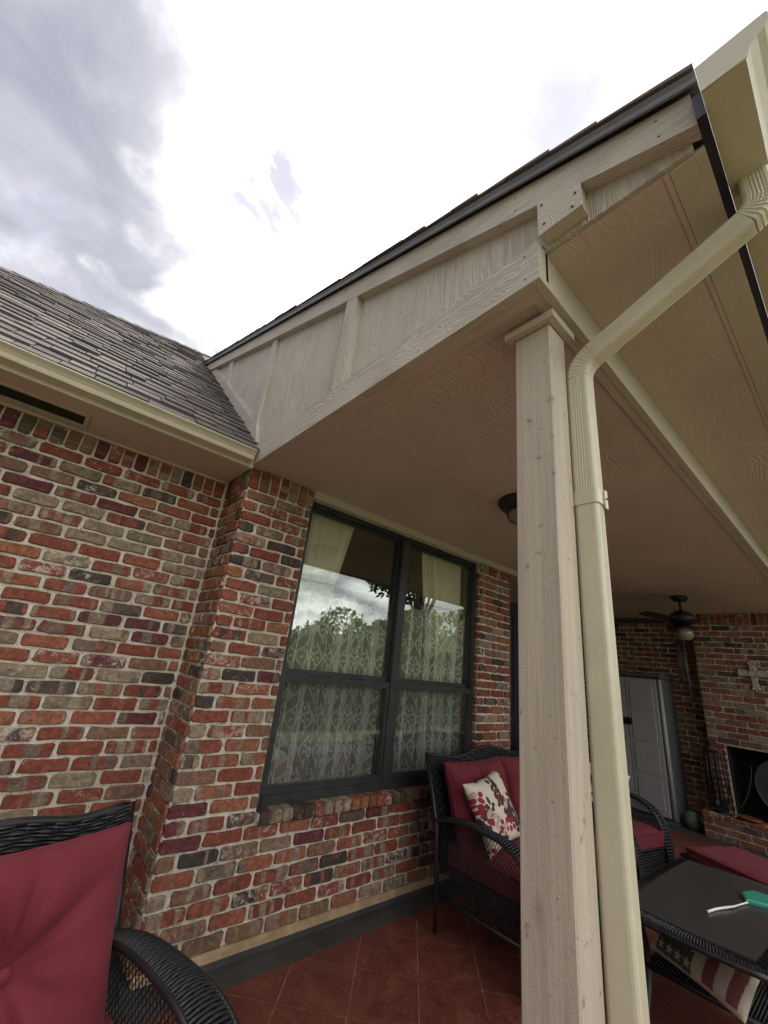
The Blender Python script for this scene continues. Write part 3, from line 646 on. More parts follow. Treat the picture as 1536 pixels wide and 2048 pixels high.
# gutter on the house eave, k-style
def kprofile(yb, zb, sgn=-1, w=0.118, h=0.105):
    """outer skin then inner skin (thin) ; sgn=-1 opens to -y"""
    o = [(0, h), (0, 0), (w*0.62, 0), (w*0.66, 0.012), (w*0.70, 0.030), (w*0.82, 0.050), (w*0.93, 0.062), (w, 0.075), (w, h*0.93), (w*0.985, h), (w*0.90, h), (w*0.90, h-0.008)]
    q_ = h/0.105; o = [(a, b*q_ if 0.01 < b < 0.08 and i > 1 else b) for i, (a, b) in enumerate(o)]
    return [(yb+sgn*a, zb+b) for a, b in o]
def gutter(nm, label, yb, zb, x0, x1, capx, h=0.105, w=0.118):
    t = thing(nm, label, 'gutter', ((x0+x1)/2, yb, zb))
    pr = kprofile(yb, zb, -1, w, h); n_ = len(pr); inn = [(a+(0.0015 if i < 2 else -0.0) , b+0.0015) for i, (a, b) in enumerate(pr)]
    mb = MB(); vs = [(x0, a, b) for a, b in pr]+[(x1, a, b) for a, b in pr]; fs = [(i, i+1, i+1+n_, i+n_) for i in range(n_-1)]
    inn = []
    for i, (a, b) in enumerate(pr):
        cy_, cz_ = yb-0.05, zb+h*0.6; d_ = Vector((cy_-a, cz_-b)).normalized()*0.0018; inn.append((a+d_[0], b+d_[1]))
    vs += [(x0, a, b) for a, b in inn]+[(x1, a, b) for a, b in inn]; fs += [(2*n_+i, 2*n_+i+n_, 2*n_+i+1+n_, 2*n_+i+1) for i in range(n_-1)]
    mb.add(vs, fs); mb.build('trough', 'cream', t)
    cp = MB(); out = [(a, b) for a, b in pr[:-2]]; cp.prism([(a, b) for a, b in out], 0, capx-0.002, capx+0.001); cp.build('end_cap', 'cream', t)
    # folded seam round the cap
    cp = MB(); cp.tube([(capx, a, b) for a, b in out[1:]], 0.0025, 6); cp.build('cap_seam', 'cream', t)
    return t
gutA = gutter('gutter', 'cream gutter along the eave of the left roof', -0.046, 2.430, -6, -0.045, -0.045, h=0.072, w=0.105)
# sag-free straps hidden; shingle drip metal
MB().box((-6, -0.062, ZE-0.005), (-0.04, -0.046, ZE+0.001)).build('drip_edge', 'cream', roofA)

# ------------------------------------------------------------------ porch roof
def Lz(y): return 2.727+0.40*(y+1.893)
pr_ = thing('porch_roof', 'beige porch roof with textured siding gable, dark drip edge and shingles', 'porch roof', (2.0, -1.0, 2.43))
YB, YT = -2.2863, 2.95
def strip(nm, h0, h1, xa, xb, mat, y0=YB, y1=YT, par=None):
    return MB().prism([(y0, Lz(y0)+h0), (y1, Lz(y1)+h0), (y1, Lz(y1)+h1), (y0, Lz(y0)+h1)], 0, xa, xb).build(nm, mat, par or pr_)
strip('roof_deck', 0.118, 0.146, -0.012, 7.2, 'shingle', y0=YB+0.01)
strip('roof_slope', 0.146, 0.152, -0.030, 7.2, 'shingle', y0=YB+0.005)
strip('rake_board', 0.0, 0.112, -0.016, 0.0215, 'beige_y', y0=-2.2683)
strip('rake_board_back', 0.1125, 0.118, -0.014, 0.02, 'beige_y', y0=-2.2683)
# drip metal in lengths with a lapped joint
for (a, b, e) in ((YB, -1.13, 0.0), (-1.15, 1.2, 0.0015), (1.18, YT, 0.0)):
    mb = MB(); q = [(-0.030-e, 0.112), (-0.038-e, 0.110), (-0.040-e, 0.116), (-0.034-e, 0.121), (-0.034-e, 0.136), (-0.040-e, 0.144), (-0.040-e, 0.149), (-0.005, 0.1525), (-0.005, 0.150), (-0.030-e, 0.138)]
    n_ = len(q); vs = [(x, y, Lz(y)+h) for y in (a, b) for x, h in q]; mb.add(vs, [tuple(range(n_))[::-1], tuple(range(n_, 2*n_))]+[(i, (i+1) % n_, (i+1) % n_+n_, i+n_) for i in range(n_)])
    mb.build('drip_edge', 'drip', pr_)
y = YB+0.0; q = 0
while y < YT:
    wd = random.uniform(0.10, 0.155)*(2 if random.random() < .3 else 1); e = random.uniform(0, 0.007)
    mb = MB(); h0 = 0.153; mb.prism([(y, Lz(y)+h0), (y+wd, Lz(y+wd)+h0-0.001), (y+wd, Lz(y+wd)+h0+0.006), (y, Lz(y)+h0+0.013)], 0, -0.046-e, 0.3); mb.build('shingle', 'shingle', pr_); y += wd
# siding of the gable (one sheet face) with battens
zr = lambda y: ZE+SL*(y-YE)   # roof A line
sd = MB(); ys = [(-2.25, 2.565), (-1.893, 2.565), (-1.893, 2.45), (-0.02, 2.45), (0.16, 2.70-0.02), (2.55, zr(2.55)-0.04), (2.55, Lz(2.55)+.1), (-2.25, Lz(-2.25)+0.10)]
sd.prism(ys, 0, 0.022, 0.034); sd.build('gable_siding', 'beige_z', pr_)
# flashing board parallel to roof A
fb = MB(); fb.prism([(0.045, zr(0.045)-0.01), (2.50, zr(2.50)-0.01), (2.50, zr(2.50)+0.105), (0.115, zr(0.115)+0.11)], 0, 0.000, 0.0215); fb.build('flashing_board', 'beige_y', pr_)
fb = MB(); fb.prism([(0.19, zr(0.19)+0.105), (2.40, zr(2.40)+0.105), (2.40, zr(2.40)+0.125), (0.19, zr(0.19)+0.125)], 0, 0.009, 0.0215); fb.build('trim_strip', 'beige_y', pr_)
def batten(y0, y1, z0a, z0b, t=0.020, nm='batten'):
    MB().prism([(y0, z0a), (y1, z0b), (y1, Lz(y1)-0.001), (y0, Lz(y0)-0.001)], 0, 0.0215-t, 0.0213).build(nm, 'beige_z', pr_)
batten(0.135, 0.215, 2.60, 2.78, 0.020); batten(-0.930, -0.835, 2.578, 2.578, 0.036); batten(1.22, 1.33, 3.58, 3.66, 0.020)
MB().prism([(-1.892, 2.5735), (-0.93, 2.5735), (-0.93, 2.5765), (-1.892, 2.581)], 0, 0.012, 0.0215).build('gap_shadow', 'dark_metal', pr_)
bl_ = MB().box((-0.046, -2.020, 2.583), (-0.0245, -1.896, 2.80)); 
MB().prism([(-2.020, 2.583), (-1.896, 2.583), (-1.896, Lz(-1.896)+0.004), (-2.020, Lz(-2.020)+0.004)], 0, -0.022, -0.0165).build('trim_block', 'beige_x', pr_)
MB().prism([(-2.018, 2.585), (-1.898, 2.585), (-1.898, Lz(-1.898)-0.002), (-2.018, Lz(-2.018)-0.002)], 0, -0.0163, 0.0212).build('trim_block', 'beige_x', pr_)
nl = MB()
for (yy, z_) in ((-2.005, 2.645), (-1.995, 2.60), (-1.91, 2.70), (-1.915, 2.615)): nl.tube([(-0.0245, yy, z_), (-0.021, yy, z_)], 0.0035, 6)
nl.build('nail_head', 'iron', pr_)
# face board along the gable foot, beam boards
BZ = 2.430
MB().box((-0.018, -1.892, BZ), (0.0212, 0.085, 2.572)).build('face_board', 'beige_y', pr_)
MB().box((0.0215, -1.868, BZ+0.001), (0.055, -0.0, BZ+0.06)).build('beam_board', 'soffit_flat', pr_)
MB().box((0.0552, -1.868, BZ+0.007), (0.095, -0.0, BZ+0.06)).build('beam_board', 'soffit_flat', pr_)
MB().box((-0.0175, -1.893, BZ-0.002), (6.2, -1.869, 2.562)).build('front_beam', 'beige_x', pr_)
MB().box((0.0218, -1.8685, BZ+0.002), (6.2, -1.835, BZ+0.05)).build('beam_board', 'beige_x', pr_)
# ceiling panels
CZ = 2.443; xs = [0.095, 1.998, 4.436, 6.3]; ysn = [-1.835, -0.882, 0.05]
MB().box((0.036, -1.868, CZ+0.012), (6.3, 0.05, CZ+0.03)).build('ceiling_backing', 'vent', pr_)
for i in range(3):
    for j in range(2): MB().box((xs[i]+0.0016, ysn[j]+0.0012, CZ), (xs[i+1]-0.0016, ysn[j+1]-0.0012, CZ+0.0115)).build('ceiling_panel', 'soffit_flat' if j else 'soffit', pr_)
MB().box((2.87, 0.05, CZ), (6.3, 1.4, CZ+0.0115)).build('ceiling_panel', 'soffit_flat', pr_)
MB().box((0.455, -0.020, 2.388), (3.0, -0.001, CZ-0.001)).build('frieze_board', 'beige_x', pr_)
nh = MB()
for xx in (0.13, 1.03, 1.965, 2.03, 3.2, 4.40, 4.47):
    for yy in np.arange(-1.80, 0.02, 0.30): nh.tube([(xx, yy+random.uniform(-.02, .02), CZ-0.0008), (xx, yy, CZ+0.001)], 0.0035, 6)
nh.build('nail_head', 'beige_x', pr_, kind='stuff')
nh = MB()
for yy, zlo in ((-1.86, 2.6), (-1.55, 2.6), (-1.25, 2.6), (-0.97, 2.6), (-0.78, 2.6), (-0.45, 2.6), (-0.10, 2.6)):
    for zz_ in np.arange(zlo, Lz(yy)-0.02, 0.20): nh.tube([(0.0212, yy, zz_), (0.024, yy, zz_)], 0.003, 6)
for yy in np.arange(-2.2, 2.4, 0.38):
    for h_q in (0.025, 0.085): nh.tube([(-0.0166, yy, Lz(yy)+h_q), (-0.013, yy, Lz(yy)+h_q)], 0.003, 6)
for yy in np.arange(-1.85, 0.0, 0.42):
    for z_q in (2.455, 2.545): nh.tube([(-0.0187, yy, z_q), (-0.015, yy, z_q)], 0.003, 6)
nh.build('nail_head', 'vent', pr_, kind='stuff')
# overhang soffit
OZ = 2.562
for (a, b) in ((0.035, 2.131), (2.135, 4.57), (4.574, 6.5)): MB().box((a, -2.198, OZ), (b, -1.8935, OZ+0.012)).build('overhang_panel', 'soffit', pr_)
MB().box((0.035, -1.95, OZ+0.0125), (6.5, -2.24, OZ+0.03)).build('overhang_backing', 'vent', pr_)
MB().box((0.035, -2.268, OZ-0.006), (6.5, -2.199, OZ+0.012)).build('edge_trim', 'beige_x', pr_)
MB().box((0.035, -2.198, OZ-0.004), (6.5, -2.186, OZ-0.0005)).build('trim_strip', 'soffit', pr_)
MB().box((-0.028, -2.2862, 2.575), (6.5, -2.2685, 2.655)).build('fascia', 'dark_metal', pr_)
MB().prism([(-1.893, 2.566), (-1.905, 2.566), (-2.16, 2.560), (-2.16, 2.5625), (-1.893, 2.5745)], 0, 0.0352, 0.055).build('trim_strip', 'soffit', pr_)
# front gutter
gutB = gutter('gutter', 'cream gutter overhead along the front edge of the porch roof', -2.2868, 2.598, -0.058, 6.5, -0.060, h=0.088)

# ------------------------------------------------------------------ post and downspout
post = thing('porch_post', 'square beige wooden porch post with a small trim cap under the beam', 'post', (0.152, -1.80, 0))
px0, px1, py0, py1 = 0.105, 0.197, -1.855, -1.742
MB().box((px0, py0, 0.0), (px1, py1, 2.384), 0.004).build('shaft', 'post', post)
cp = MB(); cp.box((px0-0.022, py0-0.022, 2.384), (px1+0.022, py0-0.0005, 2.409)); cp.box((px0-0.022, py0, 2.384), (px0-0.0005, py1+0.0005, 2.408)); cp.box((px1+0.0005, py0, 2.384), (px1+0.022, py1, 2.408)); cp.box((px0-0.022, py1+0.001, 2.384), (px1+.022, py1+0.022, 2.408))
cp.build('cap_trim', 'beige_x', post)
MB().box((px0+0.002, py0+0.002, 2.3845), (px1-0.002, py1-0.002, BZ)).build('top_block', 'post', post)
ds = thing('downspout', 'cream fluted downspout beside the porch post with two crimped elbows', 'downspout', (0.23, -1.88, 0))
def flutes(wx, wy, n=7, d=0.0022, r=0.010, both=True):
    """rounded rectangle with shallow flutes, half sizes wx, wy"""
    pts = []
    def side(a, b, m_):
        out = []
        for i in range(m_):
            t = (i+0.5)/m_; dd = d*(0.5-0.5*math.cos(2*math.pi*(t*n)))
            out.append((a, b, t, dd))
        return out
    m_ = n*4
    for (ax, s) in ((0, 1), (1, 1), (0, -1), (1, -1)):
        # corner arc start then side
        L = (wy if ax == 0 else wx)-r
        for i in range(m_+1):
            t = i/m_; pos = -L+2*L*t; dd = d*(0.5-0.5*math.cos(2*math.pi*t*n)) if 0.12 < t < 0.88 else 0
            if ax == 0: pts.append((s*(wx-(dd if both else 0)), s*pos))
            else: pts.append((-s*pos, s*(wy-dd)))
        cx_, cy_ = {(0, 1): (wx-r, wy-r), (1, 1): (-(wx-r), wy-r), (0, -1): (-(wx-r), -(wy-r)), (1, -1): (wx-r, -(wy-r))}[(ax, s)]
        a0 = {(0, 1): 0, (1, 1): 90, (0, -1): 180, (1, -1): 270}[(ax, s)]
        for q in (30, 60): pts.append((cx_+r*math.cos(R(a0+q)), cy_+r*math.sin(R(a0+q))))
    return pts
PA = Vector((0.216, -2.330, 2.60)); PB = Vector((0.216, -2.330, 2.490)); PC = Vector((0.2275, -1.880, 2.285)); PD = Vector((0.2275, -1.880, 0.02))
def bend(p0, p1, p2, rad, n=9):
    a = (p0-p1).normalized(); b = (p2-p1).normalized(); ang = a.angle(b); d_ = rad/math.tan(ang/2)
    s = p1+a*d_; e = p1+b*d_; c_ = p1+(a+b).normalized()*(rad/math.sin(ang/2)); out = []
    v0, v1 = s-c_, e-c_; th = v0.angle(v1)
    for i in range(n+1): 
        t = i/n; out.append(c_+(v0*math.sin((1-t)*th)+v1*math.sin(t*th))/math.sin(th))
    return out
FL = flutes(0.0245, 0.030, 6, 0.0013)
FL2 = flutes(0.0245, 0.030, 6, 0.0026, both=False)
def seg(nm, pts, sc=1.0, crimp=False, par=ds, FL=FL):
    mb = MB(); rs = [sc]*len(pts)
    if crimp:
        fine = []; rs = []
        for a, b in zip(pts[:-1], pts[1:]):
            for t in (0, 0.5, 0.78, 0.9): fine.append(a.lerp(b, t)); rs.append(sc*{0: 0.985, 0.5: 1.015, 0.78: 1.025, 0.9: 0.985}[t])
        fine.append(pts[-1]); rs.append(sc); pts = fine
    mb.tube(pts, rs, prof=FL, ref=(1, 0, 0), smooth=False); o = mb.build(nm, 'cream', par); return o
b1 = bend(PA, PB, PC, 0.055, 8); b2 = bend(PB, PC, PD, 0.075, 8)
seg('outlet', [PA+Vector((0, 0, 0.004)), b1[0]], 0.98)
seg('elbow', b1, 1.04, True)
e1 = b1[-1].lerp(b2[0], 0.12); e2 = b1[-1].lerp(b2[0], 0.86)
seg('diagonal_pipe', [b1[-1], e1, e2], 1.04); seg('sleeve', [e2, b2[0]], 1.09)
seg('elbow', b2, 1.06, True)
zb_ = 1.845
seg('upper_pipe', [b2[-1], b2[-1]+Vector((0, 0, -0.05)), Vector((0.2275, -1.88, zb_))], 1.05)
seg('lower_pipe', [Vector((0.2275, -1.88, zb_+0.01)), Vector((0.2275, -1.88, 1.0)), PD], 1.0, FL=FL2)
bd = MB(); bd.tube([(0.2275, -1.88, zb_+0.028), (0.2275, -1.88, zb_-0.012)], 1.115, prof=flutes(0.0245, 0.030, 1, 0.0, 0.009), ref=(1, 0, 0), smooth=False); bd = bd.build('strap', 'cream', ds)
bx('strap_tab', (0.236, -1.918, zb_-0.02), (0.252, -1.9145, zb_+0.03), 'cream', bd)
sc_ = MB(); sc_.tube([(0.243, -1.9205, zb_+0.006), (0.243, -1.917, zb_+0.006)], 0.003, 8)
e_ = e2+Vector((0, -0.016, -0.026)); sc_.build('screw', 'iron', bd)

# ------------------------------------------------------------------ ceiling light, fan
cl_ = thing('ceiling_light', 'dark bronze dome light flush on the porch ceiling behind the post', 'ceiling light', (1.36, -1.03, CZ))
MB().lathe([(0.0, 0), (0.15, 0), (0.155, -0.02), (0.14, -0.045), (0.10, -0.07), (0.085, -0.075)], (1.36, -1.03, CZ), 28).build('canopy', 'iron', cl_)
MB().lathe([(0.083, -0.07), (0.09, -0.09), (0.075, -0.13), (0.04, -0.155), (0.0, -0.16)], (1.36, -1.03, CZ), 24).build('glass_bowl', 'lamp_glass', cl_)
for q in range(4):
    a = q*math.pi/2+.4; MB().tube([(1.36+r_*math.cos(a), -1.03+r_*math.sin(a), CZ+z_) for r_, z_ in ((.10, -.068), (.096, -.09), (.08, -.133), (.02, -.165))], 0.004, 6).build('cage_bar', 'iron', cl_)
FX, FY = 4.62, -1.01
fan = thing('ceiling_fan', 'black ceiling fan with a lantern light near the fireplace', 'ceiling fan', (FX, FY, CZ))
MB().lathe([(0, 0), (0.075, 0), (0.08, -0.02), (0.06, -0.05), (0.02, -0.06), (0.0, -0.06)], (FX, FY, CZ), 20).build('canopy', 'iron', fan)
MB().tube([(FX, FY, CZ-.05), (FX, FY, CZ-.17)], 0.013, 8).build('rod', 'iron', fan)
MB().lathe([(0, -0.155), (0.04, -0.16), (0.10, -0.19), (0.13, -0.22), (0.13, -0.27), (0.09, -0.29), (0, -0.29)], (FX, FY, CZ), 22).build('motor', 'iron', fan)
MB().lathe([(0.05, -0.29), (0.07, -0.31), (0.15, -0.345), (0.155, -0.35), (0.06, -0.345), (0.0, -0.34)], (FX, FY, CZ), 22).build('lamp_hood', 'iron', fan)
MB().lathe([(0.06, -0.345), (0.085, -0.38), (0.085, -0.42), (0.055, -0.46), (0, -0.47)], (FX, FY, CZ), 18).build('glass_globe', 'lamp_glass', fan)
for q in range(5):
    a = q*2*math.pi/5+0.35; ca, sa = math.cos(a), math.sin(a)
    mb = MB(); 
    def bp_(r_, w_, dz): return (FX+ca*r_-sa*w_, FY+sa*r_+ca*w_, CZ-0.265+dz)
    o_ = [(0.14, -.02, 0), (0.22, -.055, -.012), (0.62, -.065, -.014), (0.66, -.045, -.010), (0.66, .045, .010), (0.62, .065, .014), (0.22, .055, .012), (0.14, .02, 0)]
    n_ = len(o_); mb.add([bp_(*p) for p in o_]+[bp_(p[0], p[1], p[2]-.007) for p in o_], [tuple(range(n_)), tuple(range(n_, 2*n_))[::-1]]+[(i, i+n_, (i+1) % n_+n_, (i+1) % n_) for i in range(n_)])
    mb.build('blade', 'iron', fan)
MB().tube([(FX+.03, FY-.02, CZ-.44), (FX+.03, FY-.02, CZ-.62)], 0.002, 4).build('pull_chain', 'iron', fan)

# ------------------------------------------------------------------ far walls, fireplace
XB = 6.15; XF = 5.85; XH = 5.60; YL = -0.80
wD = thing('brick_wall', 'shadowed brick end wall of the porch behind the storage cabinet', 'brick wall', (XB, 0, 0))
MB().box((XB+0.0085, -2.92, -0.1), (XB+0.2, 1.45, 2.6)).build('mortar', 'mortar', wD)
st = MB(); face(wD, (XB, 1.4), (0, -1), -math.pi/2, 0.0, 2.2, range(0, 33), ev, prio=lambda s, z: 1.4-s < 0.42 and z > 0.9, stuff=st, soldier=True); st.build('brick', 'brick', wD, kind='stuff')
wE = thing('brick_wall', 'dark inner brick wall beyond the right window pier', 'brick wall', (4.0, 1.4, 0))
MB().box((2.86, 1.41, -0.1), (XB, 1.6, 2.6)).build('mortar', 'mortar', wE); MB().box((2.70, 0.21, -0.1), (2.855, 1.41, 2.6)).build('mortar', 'mortar', wE)
st = MB(); face(wE, (2.86, 1.405), (1, 0), 0, 0, 3.29, range(0, 33), ev, prio=lambda s, z: False, stuff=st, soldier=False); 
face(wE, (2.86, 1.40), (0, -1), math.pi/2, 0.0, 1.4, range(0, 33), ev, prio=lambda s, z: False, stuff=st, soldier=False); st.build('brick', 'brick', wE, kind='stuff')
dr = thing('porch_door', 'dark navy door edge beyond the right brick pier, behind the post', 'door', (3.0, 0.06, 0))
bx('door_leaf', (2.875, 0.05, 0.02), (3.75, 0.095, 2.13), 'navy', dr); 
for (za, zb__) in ((0.2, 1.0), (1.1, 2.0)): bx('door_panel', (2.98, 0.042, za), (3.62, 0.0495, zb__), 'navy', dr)
h_ = MB(); h_.lathe([(0, 0), (.026, .0), (.03, .012), (.02, .028), (0, .03)], (0, 0, 0), 14); h_.v = [(3.66+a, 0.049-c_, 0.98+b) for a, b, c_ in h_.v]; h_.build('door_knob', 'iron_grey', dr)
fp = thing('fireplace', 'red brick porch fireplace with raised hearth and open black firebox', 'fireplace', (XF, -1.7, 0))
YR = -2.9; FZT = 0.93; FYL, FYR = -0.965, -1.90
mo = MB(); mo.box((XF+0.0085, YR, 0.2), (XB+0.005, FYR, 2.6)); mo.box((XF+0.0085, FYL, 0.2), (XB+0.005, YL-0.0055, 2.6)); mo.box((XF+0.0085, FYR, FZT), (XB+0.005, FYL, 2.6)); mo.build('mortar', 'mortar', fp)
fb_ = MB(); fb_.box((XB, FYR-.02, 0.2), (XB+0.03, FYL+.02, FZT+.02)); fb_.box((XF+0.012, FYL-0.012, 0.25), (XB, FYL-0.001, FZT)); fb_.box((XF+.012, FYR+.001, .25), (XB, FYR+.012, FZT)); fb_.box((XF+.04, FYR, FZT-0.012), (XB, FYL, FZT-.001)); fb_.box((XF+.03, FYR, .235), (XB, FYL, .252))
fb_.build('firebox', 'soot', fp)
st = MB()
face(fp, (XF, YL), (0, -1), -math.pi/2, 0.0, 2.1, range(0, 30), ev, openings=[(YL-FYL, YL-FYR, 0.2, FZT-0.01)], prio=lambda s, z: s < 1.25, stuff=st)
face(fp, (XB, YL), (-1, 0), math.pi, 0.0, XB-XF-.005, range(0, 30), lambda r_: 0.1 if r_ % 2 else 0.0, prio=lambda s, z: False, stuff=st)
HZ = 0.245; HY = -0.70
mo = MB(); mo.box((XH+0.006, YR, 0.0), (XF+0.1, HY-0.006, HZ-0.008)); mo.build('hearth_core', 'mortar', fp)
for r_ in range(3):
    zc = 0.030+r_*0.0677+0.004; y = HY-(0.0 if r_ % 2 else 0.1)
    cuts = [HY]; yy = HY-(0.2032 if r_ % 2 else 0.1016)
    while yy > YR+.05: cuts.append(yy); yy -= 0.2032
    for a, b in zip(cuts[:-1], cuts[1:]):
        place_brick(fp, (XH, (a+b)/2, zc), a-b-0.0105, -math.pi/2, st if b < -2.0 else None)
    for q in range(2): place_brick(fp, (XH+0.06+q*0.12, HY, zc), 0.105, math.pi, st)
yy = HY
while yy > YR:   # rowlock top course of the hearth
    mb = MB(); mb.box((XH-0.012, yy-0.058+random.uniform(-.001, .001), 0.205), (XF+0.0, yy, HZ+random.uniform(-.001, .002)), 0.005)
    if yy > -2.0: mb.build('brick', 'brick', fp)
    else: st.add(mb.v, mb.f)
    yy -= 0.0677
st.build('brick', 'brick', fp, kind='stuff')
# fire screen
fs_ = thing('fire_screen', 'round black wire fire screen with scrolls in the firebox opening', 'fire screen', (XF-0.02, -1.47, HZ))
cy_, cz_, rr_ = -1.47, 0.60, 0.29
MB().tube([(XF-0.02, cy_+rr_*math.cos(t), cz_+rr_*math.sin(t)) for t in np.linspace(0, 2*math.pi, 37)[:-1]], 0.007, 6, closed=True).build('ring', 'iron_grey', fs_)
disc = MB(); n_ = 36; disc.add([(XF-0.018, cy_+(rr_-.004)*math.cos(t), cz_+(rr_-.004)*math.sin(t)) for t in np.linspace(0, 2*math.pi, n_+1)[:-1]]+[(XF-0.015, cy_+(rr_-.004)*math.cos(t), cz_+(rr_-.004)*math.sin(t)) for t in np.linspace(0, 2*math.pi, n_+1)[:-1]], [tuple(range(n_))[::-1], tuple(range(n_, 2*n_))])
disc.build('mesh_disc', 'iron_grey', fs_)
for sgn in (1, -1):
    MB().tube([(XF-0.03, cy_+sgn*(rr_+0.012+0.16*t*t), cz_+0.16-0.42*t+0.02*math.sin(t*5)) for t in np.linspace(0, 1, 14)][::1], 0.006, 6).build('scroll', 'iron_grey', fs_)
    MB().tube([(XF-0.06, cy_+sgn*0.17+0.055*math.cos(t), HZ+0.062+0.055*math.sin(t)) for t in np.linspace(0, 5.6, 16)], 0.005, 6).build('scroll', 'iron_grey', fs_)
# tool set
ts = thing('fireplace_tools', 'black iron fireplace tool set standing on the hearth corner', 'fireplace tools', (XF-0.11, -0.86, HZ))
tx, ty = XF-0.11, -0.86
MB().lathe([(0, 0), (0.09, 0.0), (0.09, 0.012), (0.02, 0.022), (0, 0.022)], (tx, ty, HZ), 18).build('base', 'iron', ts)
MB().tube([(tx, ty, HZ+.02), (tx, ty, HZ+.62)], 0.012, 6).build('stand', 'iron', ts)
MB().tube([(tx, ty+.07*math.cos(t), HZ+.66+.05*math.sin(t)) for t in np.linspace(0, 2*math.pi, 17)[:-1]], 0.005, 5, closed=True).build('handle', 'iron', ts)
for q, (dy, nm) in enumerate(((-.07, 'poker'), (-.035, 'shovel'), (.035, 'brush'), (.07, 'tongs'))):
    t_ = MB().tube([(tx-.02, ty+dy, HZ+.60), (tx-.03, ty+dy*1.1, HZ+.35), (tx-.02, ty+dy*1.15, HZ+.10)], 0.008, 6).build(nm, 'iron', ts)
    if nm == 'shovel': MB().box((tx-.03, ty+dy-.035, HZ+.03), (tx-.022, ty+dy+.03, HZ+.14)).build('blade', 'iron', t_)
    if nm == 'brush': MB().lathe([(0, 0), (.03, 0), (.022, .08), (0, .09)], (tx-.025, ty+dy, HZ+.04), 10).build('bristles', 'iron', t_)
MB().tube([(tx, ty-.10, HZ+.60), (tx, ty+.10, HZ+.60)], 0.009, 5).build('crossbar', 'iron', ts)
for q in (-1, 1):
    MB().tube([(tx-.01, ty+q*(.05+.045*math.cos(t)), HZ+.20+.05*math.sin(t)+t*.012) for t in np.linspace(0, 9.5, 30)], 0.006, 5).build('scroll', 'iron', ts)
    MB().tube([(tx-.01, ty+q*.105, HZ+.01), (tx-.01, ty+q*.10, HZ+.60)], 0.008, 5).build('side_bar', 'iron', ts)
dish = MB().lathe([(0, 0.012), (0.06, 0.010), (0.10, 0.022), (0.115, 0.032), (0.118, 0.030), (0.10, 0.014), (0.06, 0.0), (0, 0.0)], (0, 0, 0), 26)
dish.v = [(a*0.75, b, c_) for a, b, c_ in dish.v]; d_ = dish.build('copper_dish', 'copper'); d_.location = (XH+0.085, -1.10, HZ+0.004); d_['label'] = 'shallow copper dish lying on the brick hearth'; d_['category'] = 'dish'
# cross
cr = thing('wall_cross', 'ornate pale metal cross hanging on the fireplace brick', 'wall cross', (XF-0.02, -1.345, 1.68))
def crossbar(a, b): MB().box(a, b, 0.006).build('arm', 'white_iron', cr)
cyc = -1.345
crossbar((XF-0.030, cyc-0.030, 1.575), (XF-0.012, cyc+0.030, 1.865)); crossbar((XF-0.034, cyc-0.125, 1.715), (XF-0.0135, cyc+0.125, 1.785))
for (dy, z_) in ((0, 1.86), (0, 1.58), (-.125, 1.75), (.125, 1.75)):
    for q in (-1, 0, 1):
        mb = MB(); a = (dy if dy else 0); 
        cc = (XF-0.024, cyc+(dy+(0.012 if dy > 0 else -0.012)*(q == 0) if dy else q*0.026), z_+((q*0.026) if dy else (0.012 if z_ > 1.7 else -0.012)*(q == 0)))
        mb.lathe([(0, -.018), (.013, -.012), (.018, 0), (.013, .012), (0, .018)], cc, 8); mb.build('knob', 'white_iron', cr)
fl_ = MB()
for q in range(16):
    a = q*0.7; fl_.tube([(XF-0.036, cyc+0.035*math.cos(a), 1.75+0.03*math.sin(a)), (XF-0.036, cyc+0.05*math.cos(a+.5), 1.75+0.05*math.sin(a+.5))], 0.004, 5)
fl_.build('filigree', 'white_iron', cr)
# wind chime
wc = thing('wind_chime', 'dark wind chime hanging from the porch ceiling beside the fireplace', 'wind chime', (5.25, -0.80, CZ))
MB().tube([(5.25, -.80, CZ), (5.25, -.80, 2.02)], 0.003, 5).build('cord', 'iron', wc)
MB().lathe([(0, .02), (.055, .01), (.055, 0), (0, 0)], (5.25, -.80, 2.0), 14).build('top_disc', 'iron', wc)
for q in range(6):
    a = q*math.pi/3; MB().tube([(5.25+.042*math.cos(a), -.80+.042*math.sin(a), 2.0), (5.25+.044*math.cos(a), -.80+.044*math.sin(a), 1.62-.03*q)], 0.008, 8).build('chime_tube', 'iron_grey', wc)
MB().lathe([(0, .0), (.03, .01), (.03, .02), (0, .03)], (5.25, -.80, 1.66), 12).build('clapper', 'iron', wc)
# storage cabinet
cb = thing('storage_cabinet', 'tall grey plastic storage cabinet with panelled double doors against the brick wall', 'cabinet', (5.9, 0.0, 0))
CX0, CX1, CY0, CY1, CH = 5.62, 6.13, 0.42, -0.44, 1.60
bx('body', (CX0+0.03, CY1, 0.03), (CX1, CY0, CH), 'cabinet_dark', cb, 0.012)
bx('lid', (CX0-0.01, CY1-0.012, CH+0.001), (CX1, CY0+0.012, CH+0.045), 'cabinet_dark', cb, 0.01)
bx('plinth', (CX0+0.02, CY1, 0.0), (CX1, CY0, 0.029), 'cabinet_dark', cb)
MB().tube([(CX0+.028, CY1+.022, .06), (CX0+.028, CY1+.022, CH-.02)], 0.024, 12).build('corner_post', 'cabinet', cb)
mid = -0.01
for (a, b) in ((CY1+0.055, mid-0.004), (mid+0.004, CY0-0.03)):
    d_ = bx('door', (CX0+0.004, a, 0.06), (CX0+0.0295, b, CH-0.02), 'cabinet', cb, 0.004)
    for q in range(4): z_ = 0.12+q*0.36; bx('door_panel', (CX0-0.004, a+0.05, z_), (CX0+0.0035, b-0.05, z_+0.31), 'cabinet', d_, 0.003)
bx('latch', (CX0-0.016, mid-0.05, 1.00), (CX0-0.0045, mid+0.05, 1.08), 'navy', cb, 0.003)
